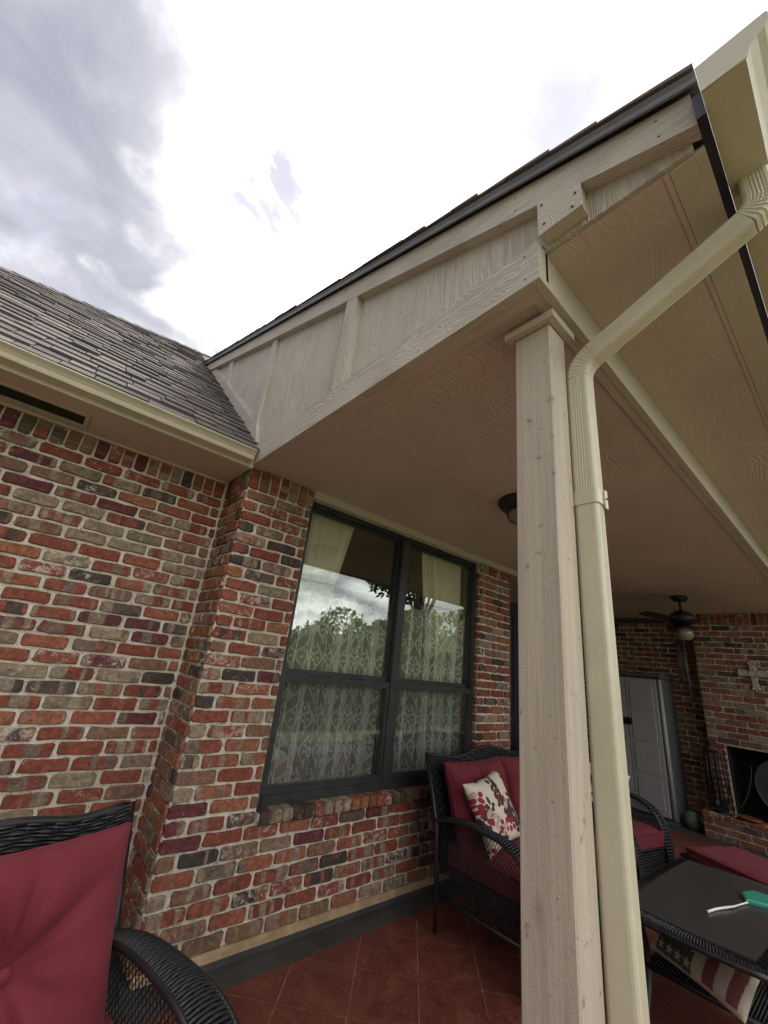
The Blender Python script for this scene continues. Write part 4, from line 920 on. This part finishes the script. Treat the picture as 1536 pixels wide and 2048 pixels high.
pg = MB().lathe([(0, 0), (.07, 0), (.115, .05), (.12, .10), (.09, .15), (.04, .17), (0, .172)], (0, 0, 0), 20).build('garden_pot', 'pale_green'); pg.location = (5.76, -0.555, 0.004); pg.scale = (0.70, 0.70, 1.0); pg['label'] = 'pale green rounded lidded pot on the floor beside the hearth'; pg['category'] = 'pot'

# ------------------------------------------------------------------ wicker furniture
def cushion(nm, w_, h_, t_, mat='burgundy', par=None, buttons=((0, 0),), seed=0, puff=0.5, ears=0.0, n=56, colf=None, crease=1.0, mk_buttons=True, nv=None):
    """pillow in local xz plane, thickness along y, front = -y"""
    r_ = np.random.default_rng(seed); nv = nv or n; mb = MB(); u = np.linspace(-1, 1, n+1); v = np.linspace(-1, 1, nv+1); U, V = np.meshgrid(u, v)
    e = (1-np.abs(U)**4)*(1-np.abs(V)**4); th = t_/2*np.clip(e, 0, 1)**puff
    X = U*w_/2; Z = V*h_/2
    # pinch edges inward between ears
    X = X*(1-ears*0.10*(1-V**2)); Z = Z*(1-ears*0.10*(1-U**2))
    wr = np.zeros_like(U)
    for (bx_, bz_) in buttons:
        dx, dz = X-bx_, Z-bz_; d = np.hypot(dx, dz); ang = np.arctan2(dz, dx)
        th = th*(1-0.62*np.exp(-(d/0.06)**2)-0.26*np.exp(-(d/0.15)**2))
        for a0 in r_.uniform(-math.pi, math.pi, 9):
            da = np.angle(np.exp(1j*(ang-a0))); th = th*(1-0.48*crease*np.exp(-(da/0.13)**2)*np.exp(-d/0.16)*(1-np.exp(-(d/0.035)**2)))
        wr += (np.sin(ang*5+seed)*0.5+np.sin(ang*9+2.1*seed)*0.3)*np.exp(-d/0.15)*(1-np.exp(-(d/0.05)**2))
    for q in range(6):
        a, b, ph = r_.uniform(-8, 8), r_.uniform(-8, 8), r_.uniform(0, 6); wr += 0.12*np.sin(a*X*3+b*Z*3+ph)
    wr += 0.35*np.exp(-((np.abs(U)-0.93)/0.06)**2)*np.sin(Z*70+seed)+0.35*np.exp(-((np.abs(V)-0.93)/0.06)**2)*np.sin(X*70+seed)
    th = th*(1+0.30*crease*wr*np.clip(e*2, 0, 1))
    N = (n+1)*(nv+1)
    F = np.stack([X, -th, Z], -1).reshape(-1, 3); B = np.stack([X, th, Z], -1).reshape(-1, 3)
    mb.v = F.tolist()+B.tolist(); f = []
    for j in range(nv):
        for i in range(n):
            a = j*(n+1)+i; f.append((a, a+1, a+n+2, a+n+1)); f.append((N+a+n+1, N+a+n+2, N+a+1, N+a))
    mb.f = f; mb.sm = [True]*len(f)
    if colf is not None:
        C_ = colf(X, Z); C_ = np.concatenate([C_, np.ones(C_.shape[:-1]+(1,))], -1).reshape(-1, 4); mb.c = np.concatenate([C_, C_])
    o = mb.build(nm, mat, par, world=False)
    # piped seam round the edge
    edge = [F[i] for i in range(n+1)]+[F[j*(n+1)+n] for j in range(1, nv+1)]+[F[nv*(n+1)+i] for i in range(n-1, -1, -1)]+[F[j*(n+1)] for j in range(nv-1, 0, -1)]
    if par is not None and mk_buttons is not None and colf is None:
        MB().tube([tuple(p) for p in edge[::2]], 0.005, 6, closed=True).build('piping', mat, o, world=False)
        if mk_buttons:
            for (bx_, bz_) in buttons:
                mb = MB(); mb.lathe([(0, .010), (.010, .009), (.016, .004), (.017, 0), (.012, -.004)], (0, 0, 0), 14); mb.v = [(bx_+a, -t_/2*0.24-c_-0.006, bz_+b) for a, b, c_ in mb.v]
                mb.build('button', mat, o, world=False)
    return o
def boxcush(nm, x0, x1, y0, y1, z0, z1, par, mat='burgundy', bow=0.012, seed=1):
    n = 30; mb = MB(); vs = []; rr = 0.03
    U, V = np.meshgrid(np.linspace(-1, 1, n+1), np.linspace(-1, 1, n+1)); cx_, cy_ = (x0+x1)/2, (y0+y1)/2; hx, hy = (x1-x0)/2, (y1-y0)/2
    Z = z1+bow*(1-U**2)*(1-V**2)-0.012*(np.abs(U)**14+np.abs(V)**14)+0.003*np.sin(U*5+seed)*np.sin(V*4)
    top = np.stack([cx_+U*hx, cy_+V*hy, Z], -1).reshape(-1, 3).tolist()
    mb.grid(lambda a, b: top[int(round(b*n))*(n+1)+int(round(a*n))], n, n)
    ring = lambda s, z, wv: [(cx_+math.copysign(min(1, abs(c_)*1.12), c_)*hx*s, cy_+math.copysign(min(1, abs(d_)*1.12), d_)*hy*s, z+wv*0.003*math.sin(q*1.7+seed)) for q, (c_, d_) in enumerate([sq(t) for t in np.linspace(0, 1, 81)[:-1]])]
    def sq(t):
        t = (t*4) % 4; i = int(t); f = t-i; return [(-1+2*f, -1), (1, -1+2*f), (1-2*f, 1), (-1, 1-2*f)][i]
    lv = [ring(1.0, z1-0.012, 0), ring(1.02, z1-0.016, 0), ring(1.022, z1-0.02, 0), ring(1.01, z1-0.03, 1), ring(1.016, (z0+z1)/2, 2), ring(1.01, z0+0.02, 1), ring(1.0, z0, 0)]
    vs = sum(lv, []); m_ = 80; fs = [(i*m_+q, (i+1)*m_+q, (i+1)*m_+(q+1) % m_, i*m_+(q+1) % m_) for i in range(len(lv)-1) for q in range(m_)]; fs.append(tuple((len(lv)-1)*m_+q for q in range(m_)))
    mb.add(vs, fs, True)
    o = mb.build(nm, mat, par, world=False); MB().tube([(a, b, z1-0.013) for a, b, _ in ring(1.018, 0, 0)], 0.0055, 6, closed=True).build('piping', mat, o, world=False)
    return o
def weave(P, U_, V_, N_, w_, h_, nu, nv, th=0.004, r=0.0045, su=4):
    """woven panel: horizontal strands over and under upright canes. P corner, U_/V_ unit vectors, N_ normal"""
    mb = MB(); P = Vector(P); U_ = Vector(U_); V_ = Vector(V_); N_ = Vector(N_)
    for j in range(nv):
        pts = []; v = (j+0.5)/nv*h_
        for i in range(nu*su+1):
            u = i/(nu*su); pts.append(P+U_*(u*w_)+V_*v+N_*(th*math.sin(math.pi*u*nu+math.pi*(j//2 % 2))))
        mb.tube(pts, r, 4, ref=tuple(N_), caps=False)
    for i in range(nu+1):
        mb.tube([P+U_*(i/nu*w_), P+U_*(i/nu*w_)+V_*h_], 0.0035, 4, caps=False)
    return mb
def interp(path, t):
    """path list of Vectors, t in 0..1 by length"""
    L = [0]
    for a, b in zip(path[:-1], path[1:]): L.append(L[-1]+(b-a).length)
    s = t*L[-1]
    for i in range(len(path)-1):
        if s <= L[i+1] or i == len(path)-2:
            f = (s-L[i])/(L[i+1]-L[i]); return path[i].lerp(path[i+1], f)
def smooth_path(pts, n=40):
    pts = [Vector(p) for p in pts]; out = []; P = [pts[0]*2-pts[1]]+pts+[pts[-1]*2-pts[-2]]
    m_ = len(pts)-1; per = max(2, n//m_)
    for i in range(m_):
        p0, p1, p2, p3 = P[i:i+4]
        for q in range(per):
            t = q/per; out.append(0.5*((2*p1)+(p2-p0)*t+(2*p0-5*p1+4*p2-p3)*t*t+(3*p1-p0-3*p2+p3)*t*t*t))
    out.append(pts[-1]); return out
def wicker_seat(nm, label, cat, W, seats, loc, rz, btn=(0.0, 0.0), H=0.90, AH=0.585, D=0.70, band=0.075, detail=1.0, flare=0.0, bseed=3, backh=0.50, cushtop=0.86):
    """local frame: faces -y, back at y=0"""
    t = thing(nm, label, cat, loc, rz)
    hw = W/2
    # back: canes and frame
    lean = 0.10
    def backy(z): return -0.02+0.32*(max(z, 0.42)-0.58)
    def topz(x): 
        u = x/hw; return H-0.004-(0.034 if seats > 1 else 0.016)*math.sin(min(1, (1-abs(u))/0.5)*math.pi/2)+(0.050 if seats > 1 else 0.022)*max(0, math.cos(u*math.pi/1.1))**1.5+0.004*abs(u)**8
    bw = hw-0.005; nv = int(62*detail); nu = int((W/0.035)); mb = MB()
    for j in range(nv):
        pts = []; v = (j+0.5)/nv
        for i in range(nu*4+1):
            x = -bw+2*bw*i/(nu*4); z = 0.28+(topz(x)-0.28)*v; pts.append((x, backy(z)+0.0045*math.sin(math.pi*i/4+math.pi*((j//2) % 2))-0.008, z))
        mb.tube(pts, 0.0046*(62/nv)**0.9, 4, ref=(0, 1, 0), caps=False)
    for i in range(nu+1):
        x = -bw+2*bw*i/nu; mb.tube([(x, backy(0.28)-.008, .28), (x, backy(topz(x))-.008, topz(x))], 0.004, 4, caps=False)
    mb.build('back_weave', 'wicker', t, world=False, kind='stuff')
    mb = MB().grid(lambda a, b: (-bw+2*bw*a, backy(0.28+(topz(-bw+2*bw*a)-.28)*b)+0.002, 0.28+(topz(-bw+2*bw*a)-0.28)*b), 24, 8); mb.build('back_panel', 'tube', t, world=False)
    rim = [(-hw, backy(0.0)+.0, 0.02), (-hw, backy(.5), .5)]+[(x, backy(topz(x)), topz(x)) for x in np.linspace(-hw, hw, 25)]+[(hw, backy(.5), .5), (hw, backy(0), 0.02)]
    MB().tube(rim, 0.013, 8).build('back_frame', 'tube', t, world=False)
    # arms
    for sgn in (-1, 1):
        fo = lambda y: flare*min(1, -y/0.5)
        xm = lambda y: sgn*(hw-0.012+fo(y))
        path = smooth_path([(0, backy(AH)-0.01, AH-0.05), (0, -0.18, AH-0.012), (0, -0.36, AH), (0, -0.52, AH-0.012), (0, -0.63, AH-0.065), (0, -0.685, AH-0.17), (0, -0.705, 0.24), (0, -0.70, 0.03)], 56)
        path = [Vector((xm(p.y), p.y, p.z)) for p in path]; N = len(path)
        def bwid(i): return band*(0.55+0.45*min(1, i/N*2.2))
        mb = MB(); ns = int(95*detail)
        for q in range(ns):
            f = (q+0.5)/ns; p = interp(path, f); i = int(f*N); p2 = interp(path, min(1, f+0.02)); p1 = interp(path, max(0, f-0.02)); tt = (p2-p1).normalized(); nn = Vector((0, -tt.z, tt.y)); 
            if nn.z < 0 and f < 0.5: nn = -nn
            if nn.y > 0 and f >= 0.5: nn = -nn
            hwid = bwid(i)/2
            pts = [p+Vector((1, 0, 0))*a*hwid+nn*(0.010*(1-a*a)+0.0012*math.sin(a*18+math.pi*(q % 2))) for a in np.linspace(-1, 1, 9)]
            mb.tube(pts, 0.0052/detail**0.6, 5, ref=tuple(nn), caps=False)
        mb.build('arm_weave', 'wicker', t, world=False, kind='stuff')
        mb = MB()
        vs = []; 
        for i, p in enumerate(path):
            for a in (-1, 1): vs.append(p+Vector((a*bwid(i)/2*0.96, 0, 0)))
        mb.add(vs, [(2*i, 2*i+1, 2*i+3, 2*i+2) for i in range(N-1)]); mb.build('arm_band', 'tube', t, world=False)
        for a in (-1, 1): MB().tube([p+Vector((a*bwid(i)/2, 0, -0.002)) for i, p in enumerate(path)], 0.0095, 7).build('arm_rail', 'tube', t, world=False)
        # open diamond mesh under the arm
        zb = 0.19; mb = MB(); sp = 0.030
        def top_at(y):
            c_ = [p for p in path if abs(p.y-y) < 0.02]; return max([p.z for p in c_], default=zb)-0.006
        ymin, ymax = -0.69, -0.05
        for dr_ in (1, -1):
            q = -40
            while q < 60:
                cst = q*sp; pts = []; 
                for s in np.linspace(ymin, ymax, 64):
                    z = zb+dr_*(s-ymin)*1.55+cst
                    if zb <= z <= top_at(s): pts.append((xm(s)+0.0018*dr_, s, z))
                    elif len(pts) > 1: mb.tube(pts, 0.0019, 3, caps=False); pts = []
                    else: pts = []
                if len(pts) > 1: mb.tube([pts[0]]+pts[len(pts)//2:len(pts)//2+1]+[pts[-1]] if len(pts) > 2 else pts, 0.0019, 3, caps=False)
                q += 1
        mb.build('side_mesh', 'wicker', t, world=False, kind='stuff')
        MB().tube([(xm(-.05), -0.045, zb), (xm(-.4), -0.35, zb-0.008), (xm(-.7), -0.69, zb)], 0.010, 7).build('side_rail', 'tube', t, world=False)
        MB().tube([(xm(-.05), -0.03, AH-.05), (xm(-.05), -0.06, 0.02)], 0.012, 7).build('leg', 'tube', t, world=False)
    # seat deck, apron
    MB().box((-hw+0.02, -0.665, 0.295), (hw-0.02, -0.03, 0.325)).build('seat_deck', 'tube', t, world=False)
    ap = weave((-hw+0.03, -0.688, 0.13), (1, 0, 0), (0, 0, 1), (0, -1, 0), W-0.06, 0.19, int((W-.06)/0.035), int(20*detail), r=0.0048/detail**.7); ap.build('apron_weave', 'wicker', t, world=False, kind='stuff')
    MB().box((-hw+0.03, -0.682, 0.12), (hw-0.03, -0.676, 0.325)).build('apron_panel', 'tube', t, world=False)
    MB().tube([(-hw+.02, -.69, .325), (0, -.70, .325), (hw-.02, -.69, .325)], 0.010, 7).build('front_rail', 'tube', t, world=False)
    sw = (W-0.10)/seats
    for q in range(seats):
        cx_ = -hw+0.05+sw*(q+.5)
        boxcush('seat_cushion', cx_-sw/2+.006, cx_+sw/2-.006, -0.695, -0.10, 0.328, 0.435, t, seed=bseed+q)
        o = cushion('back_cushion', sw*1.0, backh, 0.18, par=t, buttons=(btn,), seed=bseed+q*3, puff=0.42, ears=0.6, n=84)
        o.location = (cx_, backy(cushtop-backh/2)-0.105, cushtop-backh/2); o.rotation_euler = (R(-19), 0, R(random.uniform(-2, 2)))
    return t
love = wicker_seat('wicker_loveseat', 'black wicker loveseat with burgundy cushions under the window', 'loveseat', 1.33, 2, (2.155, -0.305, 0.003), 0.0, H=0.875, AH=0.585, detail=0.8, bseed=4, cushtop=0.855, backh=0.47)
ch1 = wicker_seat('wicker_chair', 'black wicker armchair with tufted burgundy cushion, nearest at the lower left', 'armchair', 0.70, 1, (-0.621, -0.626, 0.003), R(14), btn=(0.03, 0.0), H=0.845, AH=0.575, detail=1.0, band=0.105, flare=0.0, bseed=2, backh=0.50, cushtop=0.835)
ch2 = wicker_seat('wicker_chair', 'black wicker armchair beside the ottoman, partly behind the downspout', 'armchair', 0.66, 1, (3.28, -0.24, 0.003), R(-13), H=0.86, AH=0.59, detail=0.6, bseed=7, backh=0.46, cushtop=0.84)

# printed pillows
def leafprint(seed, bgc=(0.66, 0.59, 0.46)):
    r_ = np.random.default_rng(seed)
    items = []
    for s in range(17):
        x, z = r_.uniform(-.22, .22, 2); a = r_.uniform(0, 6.28); dark = r_.random() < .55
        for q in range(5):
            x += 0.030*math.cos(a); z += 0.030*math.sin(a); a += r_.uniform(-.5, .5)
            for sd in (-1, 1):
                la = a+sd*1.0; items.append((x+0.022*math.cos(la), z+0.022*math.sin(la), la, r_.uniform(.014, .024), r_.uniform(.010, .016), (0.055, 0.042, 0.038) if dark else ((0.26, 0.025, 0.05) if r_.random() < .7 else (0.42, 0.30, 0.26))))
    def f(X, Z):
        C_ = np.ones(X.shape+(3,))*np.array(bgc)
        for (x, z, a, l, w_, c_) in items:
            dx, dz = X-x, Z-z; u = dx*math.cos(a)+dz*math.sin(a); v = -dx*math.sin(a)+dz*math.cos(a); m_ = (u/l)**2+(v/w_)**2 < 1
            C_[m_] = c_
            vein = m_ & (np.abs(v) < 0.0012); C_[vein] = np.array(c_)*1.8
        return C_
    return f
p1 = cushion('throw_pillow', 0.37, 0.37, 0.13, 'print', None, buttons=(), seed=5, puff=0.55, ears=1.1, n=190, colf=leafprint(3), crease=0.5); p1.location = (1.725, -0.59, 0.635); p1.rotation_euler = (R(-27), R(-9), R(2))
p1['label'] = 'cream throw pillow with dark and red leaf print on the loveseat'; p1['category'] = 'pillow'
p2 = cushion('throw_pillow', 0.36, 0.36, 0.13, 'print', None, buttons=(), seed=9, puff=0.55, ears=1.1, n=130, colf=leafprint(8), crease=0.5); p2.location = (3.12, -0.66, 0.63); p2.rotation_euler = (R(-12), R(10), R(-70))
p2['label'] = 'red and cream leaf print pillow in the armchair behind the downspout'; p2['category'] = 'pillow'

# ottoman
ot = thing('ottoman', 'black wicker ottoman with flat burgundy cushion beside the table', 'ottoman', (3.30, -1.54, 0.003), R(-24))
OW, OD, OH = 0.25, 0.30, 0.365
MB().box((-OW, -OD, 0.05), (OW, OD, OH-0.002), 0.01).build('body', 'tube', ot, world=False)
for (P_, U_, N_, w_) in (((-OW-.006, OD, .06), (0, -1, 0), (-1, 0, 0), 2*OD), ((-OW, -OD-.006, .06), (1, 0, 0), (0, -1, 0), 2*OW)):
    weave(P_, U_, (0, 0, 1), N_, w_, OH-.08, int(w_/.035), 16, r=0.007).build('side_weave', 'wicker', ot, world=False, kind='stuff')
MB().tube([(-OW-.012, -OD-.012, OH), (OW+.012, -OD-.012, OH), (OW+.012, OD+.012, OH), (-OW-.012, OD+.012, OH)], 0.014, 8, closed=True).build('rim', 'tube', ot, world=False)
for a in (-1, 1):
    for b in (-1, 1): MB().tube([(a*(OW-.02), b*(OD-.02), 0), (a*(OW-.02), b*(OD-.02), .06)], 0.014, 8).build('foot', 'tube', ot, world=False)
boxcush('cushion', -OW+.01, OW-.01, -OD+.01, OD-.01, OH+.004, OH+.062, ot, bow=0.008)

# coffee table
tb = thing('coffee_table', 'black wicker rimmed coffee table with smoked glass top and curved legs', 'table', (2.10, -1.56, 0.003))
TX0, TX1, TY0, TY1, TH = 1.60, 2.62, -1.83, -1.305, 0.50
def rect_path(x0, x1, y0, y1, z, bow=0.02, n=10):
    pts = []
    cor = [(x0, y0), (x1, y0), (x1, y1), (x0, y1)]
    cx_, cy_ = (x0+x1)/2, (y0+y1)/2
    for i in range(4):
        a, b = cor[i], cor[(i+1) % 4]; nx, ny = (b[1]-a[1]), -(b[0]-a[0]); L = math.hypot(nx, ny); nx /= L; ny /= L
        for q in range(n): t_ = q/n; s_ = bow*4*t_*(1-t_); pts.append((a[0]+(b[0]-a[0])*t_+nx*s_, a[1]+(b[1]-a[1])*t_+ny*s_, z))
    return pts
outer = rect_path(TX0, TX1, TY0, TY1, TH); inner = rect_path(TX0+.055, TX1-.055, TY0+.055, TY1-.055, TH-0.004, bow=0.012)
mb = MB(); n_ = len(outer); mb.add(outer+inner+[(a, b, c_-.02) for a, b, c_ in outer]+[(a, b, c_-.02) for a, b, c_ in inner], [(i, (i+1) % n_, (i+1) % n_+n_, i+n_) for i in range(n_)]+[(i+2*n_, (i+1) % n_+2*n_, (i+1) % n_, i) for i in range(n_)]+[(i+3*n_, (i+1) % n_+3*n_, (i+1) % n_+2*n_, i+2*n_) for i in range(n_)])
mb.build('rim_core', 'tube', tb)
mb = MB()
for i in range(n_):
    for q in range(5):
        f = q/5; a = Vector(outer[i]).lerp(Vector(outer[(i+1) % n_]), f); b = Vector(inner[i]).lerp(Vector(inner[(i+1) % n_]), f)
        mb.tube([a+Vector((0, 0, -.010)), a.lerp(b, .15)+Vector((0, 0, .004)), a.lerp(b, .6)+Vector((0, 0, .006+.002*(q % 2))), b+Vector((0, 0, .003))], 0.005, 4, caps=False)
mb.build('rim_weave', 'wicker', tb, kind='stuff')
MB().tube([(a, b, c_-.012) for a, b, c_ in outer], 0.012, 8, closed=True).build('rim_rail', 'tube', tb)
gp = rect_path(TX0+.045, TX1-.045, TY0+.045, TY1-.045, 0, bow=0.014)
MB().prism([(a, b) for a, b, _ in gp], 2, TH+0.004, TH+0.011).build('glass_top', 'smoke_glass', tb)
for (sx, sy) in ((0, 0), (1, 0), (1, 1), (0, 1)):
    x_, y_ = (TX1-.05 if sx else TX0+.05), (TY1-.03 if sy else TY0+.03); dx = -1 if sx else 1
    MB().tube(smooth_path([(x_, y_, TH-.02), (x_+dx*.12, y_+(-.01 if sy else .01), TH-.10), (x_+dx*.21, y_, 0.27), (x_+dx*.17, y_, 0.12), (x_+dx*.04, y_, 0.01)], 20), 0.017, 8).build('leg', 'tube', tb)
sh = MB(); SHZ = 0.235; SX0, SX1, SY0, SY1 = TX0+.25, TX1-.25, TY0+.03, TY1-.03
sh.box((SX0, SY0, SHZ-.012), (SX1, SY1, SHZ)); sh.build('lower_shelf', 'tube', tb)
sh = MB(); yq = SY0+.01
while yq < SY1: sh.tube([(SX0, yq, SHZ+.003), (SX1, yq, SHZ+.003)], 0.004, 4); yq += .012
sh.build('shelf_weave', 'wicker', tb, kind='stuff')
MB().tube([(SX0, SY0, SHZ), (SX1, SY0, SHZ), (SX1, SY1, SHZ), (SX0, SY1, SHZ)], 0.012, 8, closed=True).build('shelf_rail', 'tube', tb)
# flag pillow on the shelf
def flag(X, Z):
    U = X/0.42+0.5; V = Z/0.29+0.5; C_ = np.ones(X.shape+(3,))*np.array((0.52, 0.46, 0.36))
    canton = (U > .07) & (U < 0.50) & (V > 0.05) & (V < 0.93); C_[canton] = (0.085, 0.088, 0.075)
    sr = ((U > 0.62) & (U < 0.74)) | ((U > 0.86) & (U < 0.96)); C_[sr & (V > .06)] = (0.22, 0.075, 0.075)
    for i in range(4):
        for j in range(4):
            cx_, cz_ = -0.21+0.42*(0.13+0.105*i+(0.04 if j % 2 else 0)), -0.15+0.30*(0.155+0.2*j)
            dx, dz = X-cx_, Z-cz_; d = np.hypot(dx, dz); th = np.arctan2(dx, dz); k_ = (th/(2*math.pi/5)) % 1; k_ = np.abs(k_-0.5)*2
            C_[(d < 0.0075+0.0135*np.clip(k_, 0, 1)**1.6) & (U < .49)] = (0.45, 0.42, 0.33)
    return C_
p3 = cushion('flag_pillow', 0.44, 0.29, 0.085, 'print', None, buttons=(), seed=12, puff=0.5, ears=0.7, n=170, colf=flag, crease=0.4); p3['label'] = 'faded stars and stripes pillow on the shelf under the coffee table'; p3['category'] = 'pillow'
_x = Vector((-.48, -.88, 0)).normalized(); _z = (Vector((.88, -.48, 0)).normalized()*math.cos(R(46))+Vector((0, 0, math.sin(R(46))))); _m = Matrix((_x, _z.cross(_x), _z)).transposed().to_4x4(); _m.translation = Vector((1.945, -1.555, SHZ+0.125)); p3.matrix_world = _m
# green scoop with white strap
gs = thing('plastic_paddle', 'teal green plastic paddle with a white strap lying on the glass table', 'paddle', (2.20, -1.70, TH+0.015), 0.0)
o_ = [(2.215, -1.668), (2.25, -1.745), (2.30, -1.812), (2.38, -1.808), (2.40, -1.74), (2.39, -1.665), (2.30, -1.635)][::-1]
mb = MB(); n_ = len(o_); mb.add([(a, b, TH+0.0125) for a, b in o_]+[(a, b, TH+0.024) for a, b in o_]+[(a*0.9+2.31*0.1, b*0.9-1.725*0.1, TH+0.030) for a, b in o_], [tuple(range(n_))[::-1]]+[(i, (i+1) % n_, (i+1) % n_+n_, i+n_) for i in range(n_)]+[(i+n_, (i+1) % n_+n_, (i+1) % n_+2*n_, i+2*n_) for i in range(n_)]+[tuple(range(2*n_, 3*n_))])
mb.build('paddle', 'green_plastic', gs)
MB().tube(smooth_path([(2.225, -1.675, TH+.017), (2.14, -1.655, TH+.017), (2.06, -1.635, TH+.018), (1.98, -1.605, TH+.017), (1.90, -1.588, TH+.017)], 16), [0.0035]*8+[0.005]*8+[0.006], 6).build('strap', 'white', gs)
MB().tube(smooth_path([(2.12, -1.652, TH+.018), (2.08, -1.648, TH+.020), (2.05, -1.634, TH+.018)], 8), 0.003, 5).build('strap_loop', 'white', gs)

# ------------------------------------------------------------------ trees behind the camera (seen mirrored in the window), unseen west row for shade
def crown_mesh(nm, seed, n, rx, rz_, leaf=0.10, clumps=26, flat=1.0):
    r_ = np.random.default_rng(seed); cc = r_.normal(0, 1, (clumps, 3)); cc /= np.linalg.norm(cc, axis=1)[:, None]; cc *= (r_.uniform(.35, 1, (clumps, 1))); cc *= np.array([rx, rx, rz_]); cr_ = r_.uniform(.22, .42, clumps)*rx
    wh = r_.integers(0, clumps, n); d = r_.normal(0, 1, (n, 3)); d /= np.linalg.norm(d, axis=1)[:, None]; P = cc[wh]+d*(cr_[wh]*r_.uniform(.45, 1, n)**.6)[:, None]*np.array([1, 1, .75])
    a = r_.normal(0, 1, (n, 3)); a /= np.linalg.norm(a, axis=1)[:, None]; b = np.cross(a, r_.normal(0, 1, (n, 3))); b /= np.linalg.norm(b, axis=1)[:, None]; s = r_.uniform(.6, 1.3, (n, 1))*leaf
    V = np.stack([P-a*s, P-b*s*.5, P+a*s, P+b*s*.5], 1).reshape(-1, 3); mb = MB(); mb.v = V.tolist(); mb.f = [(4*i, 4*i+1, 4*i+2, 4*i+3) for i in range(n)]; mb.sm = [False]*n
    return mb.mesh(nm, M['leaf']), cc
CR = [crown_mesh('crown', 1, 9000, 2.3, 1.7, 0.11), crown_mesh('crown', 2, 9000, 2.0, 2.0, 0.12), crown_mesh('crown', 3, 5200, 1.9, 0.85, 0.10, 16)]
def tree(label, x, y, hz, sc, var, rz=0.0, group='trees beyond the lawn'):
    t = thing('leafy_tree', label, 'tree', (x, y, -0.12), rz, group)
    me, cc = CR[var]; o = bpy.data.objects.new('crown', me); col.objects.link(o); o.parent = t; o.location = (0, 0, hz); o.scale = (sc, sc, sc)
    mb = MB(); mb.tube([(0, 0, 0), (.05, .02, hz*.4), (0, 0, hz*.8), (0, 0, hz+.4*sc)], [.16*sc, .12*sc, .09*sc, .04*sc], 8)
    for c_ in cc[:9]: mb.tube([(0, 0, hz*.6), (c_[0]*sc*.5, c_[1]*sc*.5, hz+c_[2]*sc*.4), (c_[0]*sc, c_[1]*sc, hz+c_[2]*sc)], [.06*sc, .035*sc, .012*sc], 5)
    mb.build('trunk', 'bark', t, world=False)
for q, (x, y, hz, sc, v_) in enumerate([(4.5, -14.5, 0.9, 1.0, 0), (8.0, -15, 1.2, 1.0, 1), (11.8, -14.2, 1.5, 1.2, 0), (16, -15.5, 2.2, 1.3, 1), (20.5, -14.8, 2.6, 1.4, 0), (25.5, -15.5, 2.8, 1.4, 1), (31, -15.5, 2.8, 1.5, 0), (37, -14.8, 3.0, 1.5, 1)]):
    tree('green leafy tree mirrored in the window behind the lace curtain', x, y, hz, sc, v_, q*1.3)
for q, (x, y, hz, sc, v_) in enumerate([(-10.5, -8.5, 2.4, 1.5, 1), (-11.5, -4.0, 2.6, 1.6, 0), (-10.8, 0.5, 2.5, 1.5, 1), (-11.2, 5.0, 2.6, 1.6, 0)]):  # unseen row, added only to keep low western light out of the porch
    tree('unseen leafy tree added west of the patio to shade the porch', x, y, hz, sc, v_, q*2.1, 'unseen shade trees added west of the patio')
for q, (x, y, hz, sc, v_) in enumerate([(3.6, -6.6, 0.75, 0.62, 1), (5.6, -6.9, 0.9, 0.75, 0), (7.8, -6.5, 0.9, 0.75, 1), (10.2, -7.0, 1.0, 0.8, 0), (12.8, -6.6, 1.1, 0.85, 1)]):
    tree('low green leafy tree in the nearer row mirrored in the window', x, y, hz, sc, v_, q*1.9+.5, 'nearer trees beyond the patio')
tree('dark overhanging tree mirrored across the middle of the upper window', 8.6, -6.6, 4.25, 1.0, 2, 0.4, None)
print('SCENE objects', len(bpy.data.objects), 'tiles', ntile)
